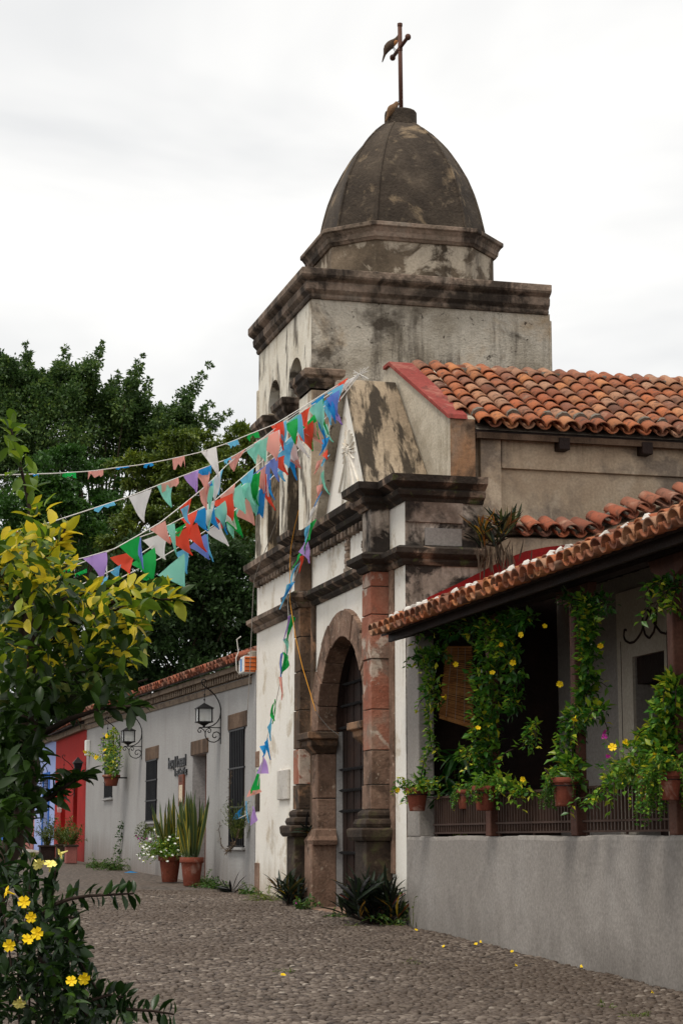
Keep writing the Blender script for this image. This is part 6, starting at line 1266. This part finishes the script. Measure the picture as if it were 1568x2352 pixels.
for a in ((1133, 512, 1198, 488, 1215, 640, 'w'), (735, 765, 830, 730, 806, 893, 'w'), (1290, 552, 1362, 505, 1310, 615, 'k'), (480, 1105, 580, 1080, 572, 1228, 'p'), (575, 1085, 590, 1080, 598, 1205, 'w'), (675, 1035, 765, 995, 775, 1120, 'g'), (760, 1005, 790, 995, 800, 1155, 'v'), (640, 1100, 750, 1072, 725, 1185, 'r'), (752, 1130, 850, 1062, 858, 1228, 'g'), (848, 945, 912, 908, 948, 1022, 'k'), (815, 1005, 920, 968, 922, 1105, 'w'), (930, 930, 968, 918, 985, 1075, 't'), (965, 960, 1040, 915, 1000, 985, 'g'), (950, 992, 1035, 945, 1070, 1082, 'r'), (1035, 960, 1095, 918, 1148, 1062, 'r'), (1062, 1040, 1135, 985, 1165, 1108, 'v'), (1138, 985, 1160, 975, 1190, 1115, 'lb'), (1015, 835, 1050, 815, 1060, 910, 'lb'), (1060, 868, 1138, 832, 1160, 948, 'b'), (1143, 850, 1190, 820, 1220, 938, 'b'), (1195, 835, 1235, 812, 1268, 962, 'b'), (1165, 955, 1225, 915, 1272, 1032, 'w'), (1200, 792, 1290, 752, 1296, 888, 'r'), (1240, 830, 1300, 790, 1318, 935, 'w'), (1270, 900, 1310, 850, 1350, 982, 'g'), (1302, 842, 1380, 775, 1416, 915, 'k'), (1255, 765, 1338, 700, 1366, 848, 't'), (1338, 715, 1390, 690, 1422, 810, 't'), (1350, 695, 1425, 640, 1445, 802, 'g'), (1425, 635, 1505, 575, 1500, 700, 'v'), (1500, 570, 1545, 545, 1560, 670, 'v'), (1432, 650, 1480, 640, 1532, 822, 'r'), (1430, 648, 1490, 640, 1500, 755, 'w'), (1495, 660, 1515, 640, 1535, 770, 'b'), (900, 1192, 1010, 1100, 1028, 1260, 't', 'F'), (1000, 1105, 1015, 1098, 1022, 1190, 'w', 'F'), (995, 1075, 1050, 1050, 1045, 1185, 'lb', 'F'), (620, 1180, 670, 1150, 660, 1215, 'lb', 'E'), (500, 1255, 590, 1215, 560, 1290, 'lb', 'F'), (790, 1210, 830, 1190, 840, 1240, 'g', 'F'), (850, 1085, 865, 1080, 862, 1140, 'k', 'E'), (1000, 1010, 1030, 1000, 1055, 1095, 'w', 'F')): zf(*a)
for a in ((195, 755, 250, 735, 258, 890, 'r'), (105, 850, 215, 795, 215, 955, 'k'), (140, 830, 222, 790, 220, 950, 'w'), (265, 755, 330, 720, 330, 858, 'g'), (300, 725, 355, 692, 380, 840, 'lb'), (315, 830, 345, 800, 408, 940, 'w'), (372, 780, 440, 700, 435, 895, 'g'), (380, 790, 450, 740, 490, 858, 'k'), (380, 760, 440, 700, 470, 830, 'g'), (425, 650, 490, 600, 490, 770, 't'), (480, 605, 500, 595, 528, 790, 'g'), (450, 700, 480, 690, 510, 845, 'b'), (500, 620, 540, 600, 545, 740, 'lb'), (505, 610, 550, 590, 570, 730, 'b'), (525, 590, 585, 550, 585, 690, 'v'), (540, 690, 570, 660, 610, 745, 'p'), (555, 530, 635, 478, 600, 560, 'r'), (605, 520, 680, 470, 640, 540, 'w'), (590, 540, 610, 530, 600, 600, 'r'), (220, 920, 300, 860, 290, 1000, 'lb'), (250, 890, 320, 840, 355, 990, 'w'), (285, 960, 330, 930, 360, 1010, 'k'), (290, 980, 320, 960, 340, 1075, 'b'), (205, 960, 260, 940, 282, 1045, 'r'), (215, 1010, 255, 990, 270, 1085, 'lb')): zg(*a)
for a in ((480, 760, 520, 750, 558, 850, 't'), (500, 840, 540, 825, 480, 930, 'b'), (495, 940, 520, 905, 525, 960, 'r'), (500, 960, 535, 935, 495, 1000, 'lb'), (470, 970, 500, 960, 450, 1045, 'k'), (485, 1060, 500, 1030, 537, 1165, 't'), (465, 1120, 500, 1110, 460, 1190, 'k'), (490, 1160, 498, 1150, 450, 1240, 'b'), (440, 1250, 470, 1230, 415, 1345, 'w'), (425, 1345, 455, 1325, 420, 1440, 'g'), (400, 1370, 430, 1345, 395, 1455, 'lb'), (405, 1440, 420, 1430, 390, 1525, 'g'), (360, 1510, 400, 1445, 415, 1580, 'p'), (345, 1540, 370, 1520, 312, 1620, 'g'), (365, 1545, 383, 1540, 358, 1640, 'r'), (330, 1610, 352, 1590, 310, 1710, 'lb'), (300, 1715, 325, 1700, 255, 1800, 'b')): zg(*a, 'G')
ZH = lambda x_, y_: ((600 + x_ / 2.767) * .9186, (1450 + y_ / 2.767) * .9186)
for a in ((330, 30, 370, 10, 280, 190, 'lb'), (345, 240, 385, 260, 330, 410, 'g'), (335, 250, 350, 240, 305, 405, 'p'), (300, 410, 325, 400, 322, 520, 't'), (302, 500, 330, 520, 290, 640, 'g'), (340, 580, 310, 500, 288, 640, 'g'), (280, 520, 300, 490, 282, 660, 'v'), (270, 670, 290, 670, 287, 820, 'k'), (242, 825, 242, 830, 225, 985, 'g'), (212, 900, 240, 830, 238, 970, 'g'), (195, 1010, 218, 950, 212, 1105, 'lb'), (175, 1120, 195, 1090, 210, 1235, 'b'), (140, 1150, 178, 1140, 160, 1220, 'b'), (125, 1340, 195, 1340, 158, 1225, 'p'), (60, 1500, 145, 1470, 110, 1390, 'k'), (80, 1460, 135, 1450, 118, 1320, 'g'), (75, 1480, 85, 1470, 110, 1380, 'g'), (75, 1700, 120, 1665, 90, 1575, 'p'), (40, 1530, 45, 1530, 60, 1670, 'lb'), (-45, 1660, 25, 1650, 15, 1580, 'b')):
    (ax, ay), (bx, by), (tx, ty) = ZH(a[0], a[1]), ZH(a[2], a[3]), ZH(a[4], a[5]); pennant(ax, ay, bx, by, tx, ty, a[6], 'G')
# more small flags crowding together towards the gable
for i in range(38):
    nm = 'BCDEF'[i % 5]; Q = polyline(S3D[nm], 120); j = RND.randrange(52, 112); x_, y_ = proj(Q[j]); x2, y2 = proj(Q[max(0, j - 1)]); sl_ = (y_ - y2) / (x_ - x2 + 1e-6); hw = RND.uniform(10, 15)
    pennant(x_ - hw, y_ - hw * sl_, x_ + hw, y_ + hw * sl_, x_ + RND.uniform(-2, 16), y_ + RND.uniform(38, 54), RND.choice(['lb', 't', 'w', 'k', 'b', 'g', 'r', 'lb', 't', 'p']), nm)
# frayed knot of cord on the gable
kn = thing('cord_knot', APX, 'frayed white cord knot on the gable point holding the bunting', 'knot')
for i in range(16):
    d = unit(np.array([RND.gauss(0, .7), RND.gauss(-.3, .3), RND.gauss(.1, .6)])); MB().tube([APX, APX + d * RND.uniform(.06, .17)], .006, 4).build('strand', 'cord_white', kn)
MB().tube([APX, np.array([6.9, APX[1], 7.76])], .012, 5).build('tie', 'cord_white', kn)

# ================================================================== ropes and wires on the chapel
def cable(name, pts_, mats, label, cat, X=6.56, r_=.005):
    t_ = thing(name, onX(*pts_[0][0], X), label, cat)
    for q, m in zip(pts_, mats): MB().tube(polyline([onX(x_, y_, X) for x_, y_ in q], 24), r_, 5).build('strand', m, t_, smooth=True, fix=False)
cable('rope', [[(686, 1172), (676, 1212), (667, 1263), (665.5, 1339), (666, 1382), (679, 1465), (694, 1531), (710, 1584), (725, 1634)], [(725, 1634), (738, 1652), (755, 1672), (782, 1692)]], ['rope_yellow', 'cord_dark'], 'yellow rope with a dark tail hanging in front of the far pilaster', 'rope', 6.42)
cable('hanging_wire', [[(642, 1180), (610, 1262), (590, 1310), (583, 1335), (579, 1420), (575, 1520), (568, 1640)]], ['cord_grey'], 'thin grey wire hanging at the chapel corner past the nearest window', 'wire', 6.55, .006)

# ================================================================== birds on the cross
def bird(spine, radii, mat, label, feet, belly=None):
    t_ = thing('bird', feet[0], label, 'bird', 'birds on the dome cross'); P = polyline(spine, 14); rr = np.interp(np.linspace(0, 1, 14), np.linspace(0, 1, len(radii)), radii)
    MB().tube(P, list(rr), 10).build('body', mat, t_, smooth=True, fix=False)
    h = P[-1]; d = unit(P[-1] - P[-3]); MB().tube([h - d * .01, h + d * .055], [.014, .002], 6).build('beak', 'black_iron', t_)
    w_ = P[5:11] + np.array([0, -.03, .012]); MB().tube(w_, [.006, .026, .034, .036, .03, .008], 8).build('wing', mat, t_, smooth=True, fix=False)
    if belly: b_ = P[7:12] + np.array([.012, -.012, -.018]); MB().tube(b_, [.02, .042, .048, .04, .015], 8).build('breast', belly, t_, smooth=True, fix=False)
    for q in feet: MB().tube([P[8], q], .006, 5).build('leg', 'black_iron', t_)
YB = 29.80
sp = [onY(x_, y_, YB) for x_, y_ in ((877.5, 142.5), (883, 125), (888.5, 111), (896, 103), (902, 97), (909, 92), (914, 86), (917, 81))]
bird(sp, [.008, .016, .022, .052, .072, .070, .045, .034, .03], 'feather_dark', 'brown bird with tan belly perched on the cross arm', [onY(907, 119, YB), onY(910, 116, YB)], 'feather_tan')
sp = [onY(x_, y_, 29.36) for x_, y_ in ((885, 279), (890, 268), (896, 258), (900, 251), (905, 246), (909, 240), (912, 236))]
bird(sp, [.012, .022, .026, .062, .08, .072, .046, .036], 'feather_brown', 'crouching brown bird sitting on the stone cap below the cross', [onY(900, 260, 29.36), onY(912, 259, 29.36)])

# ================================================================== fallen petals and paper on the pebbles
for x_, y_ in ((1092, 2173), (1105, 2167), (1175, 2190), (1018, 2178), (1184, 2222), (1336, 2224), (1498, 2262), (1497, 2285), (955, 2140), (650, 2245)):
    p = onG(x_, y_); o_ = place('fallen_flower', FL_Y, None, aim(p + np.array([0, 0, .02]), np.array([RND.gauss(0, .5), -.5, .8]), RND.uniform(.4, .65), RND.uniform(0, 6))); tag(o_, 'single yellow flower fallen on the pebble paving', 'flower', 'yellow flowers fallen on the pebbles')
for x_, y_, c, lab in ((300, 2007, 'b', 'scrap of blue and white paper lying on the pebbles'), (258, 2000, 'g', 'scrap of green paper lying by the creeper')):
    p = onG(x_, y_); o_ = MB().add([p + np.array([-.14, 0, .03]), p + np.array([.02, -.06, .045]), p + np.array([.16, .02, .03]), p + np.array([.02, .08, .06])], [(0, 1, 2, 3)]).build('paper_scrap', 'paper_' + c); tag(o_, lab, 'paper')

for x_, y_, lab in ((1400, 2315, 'small grass tuft between pebbles near the grey wall foot'), (1460, 2335, 'tiny grass tuft among pebbles close under the low wall'), (660, 2234, 'lone grass tuft in the open pebble paving'), (810, 2128, 'mossy grass tuft in front of the large boat lily'), (940, 2215, 'faint grass tuft in the middle of the paving')):
    p = onG(x_, y_); bush('grass_tuft', p, 14, .07, .035, .01, lab, 'grass', mat='leaf_mid', up=.9, spread=1.0, per=3, tint=(.2, .8), stemr=.002)
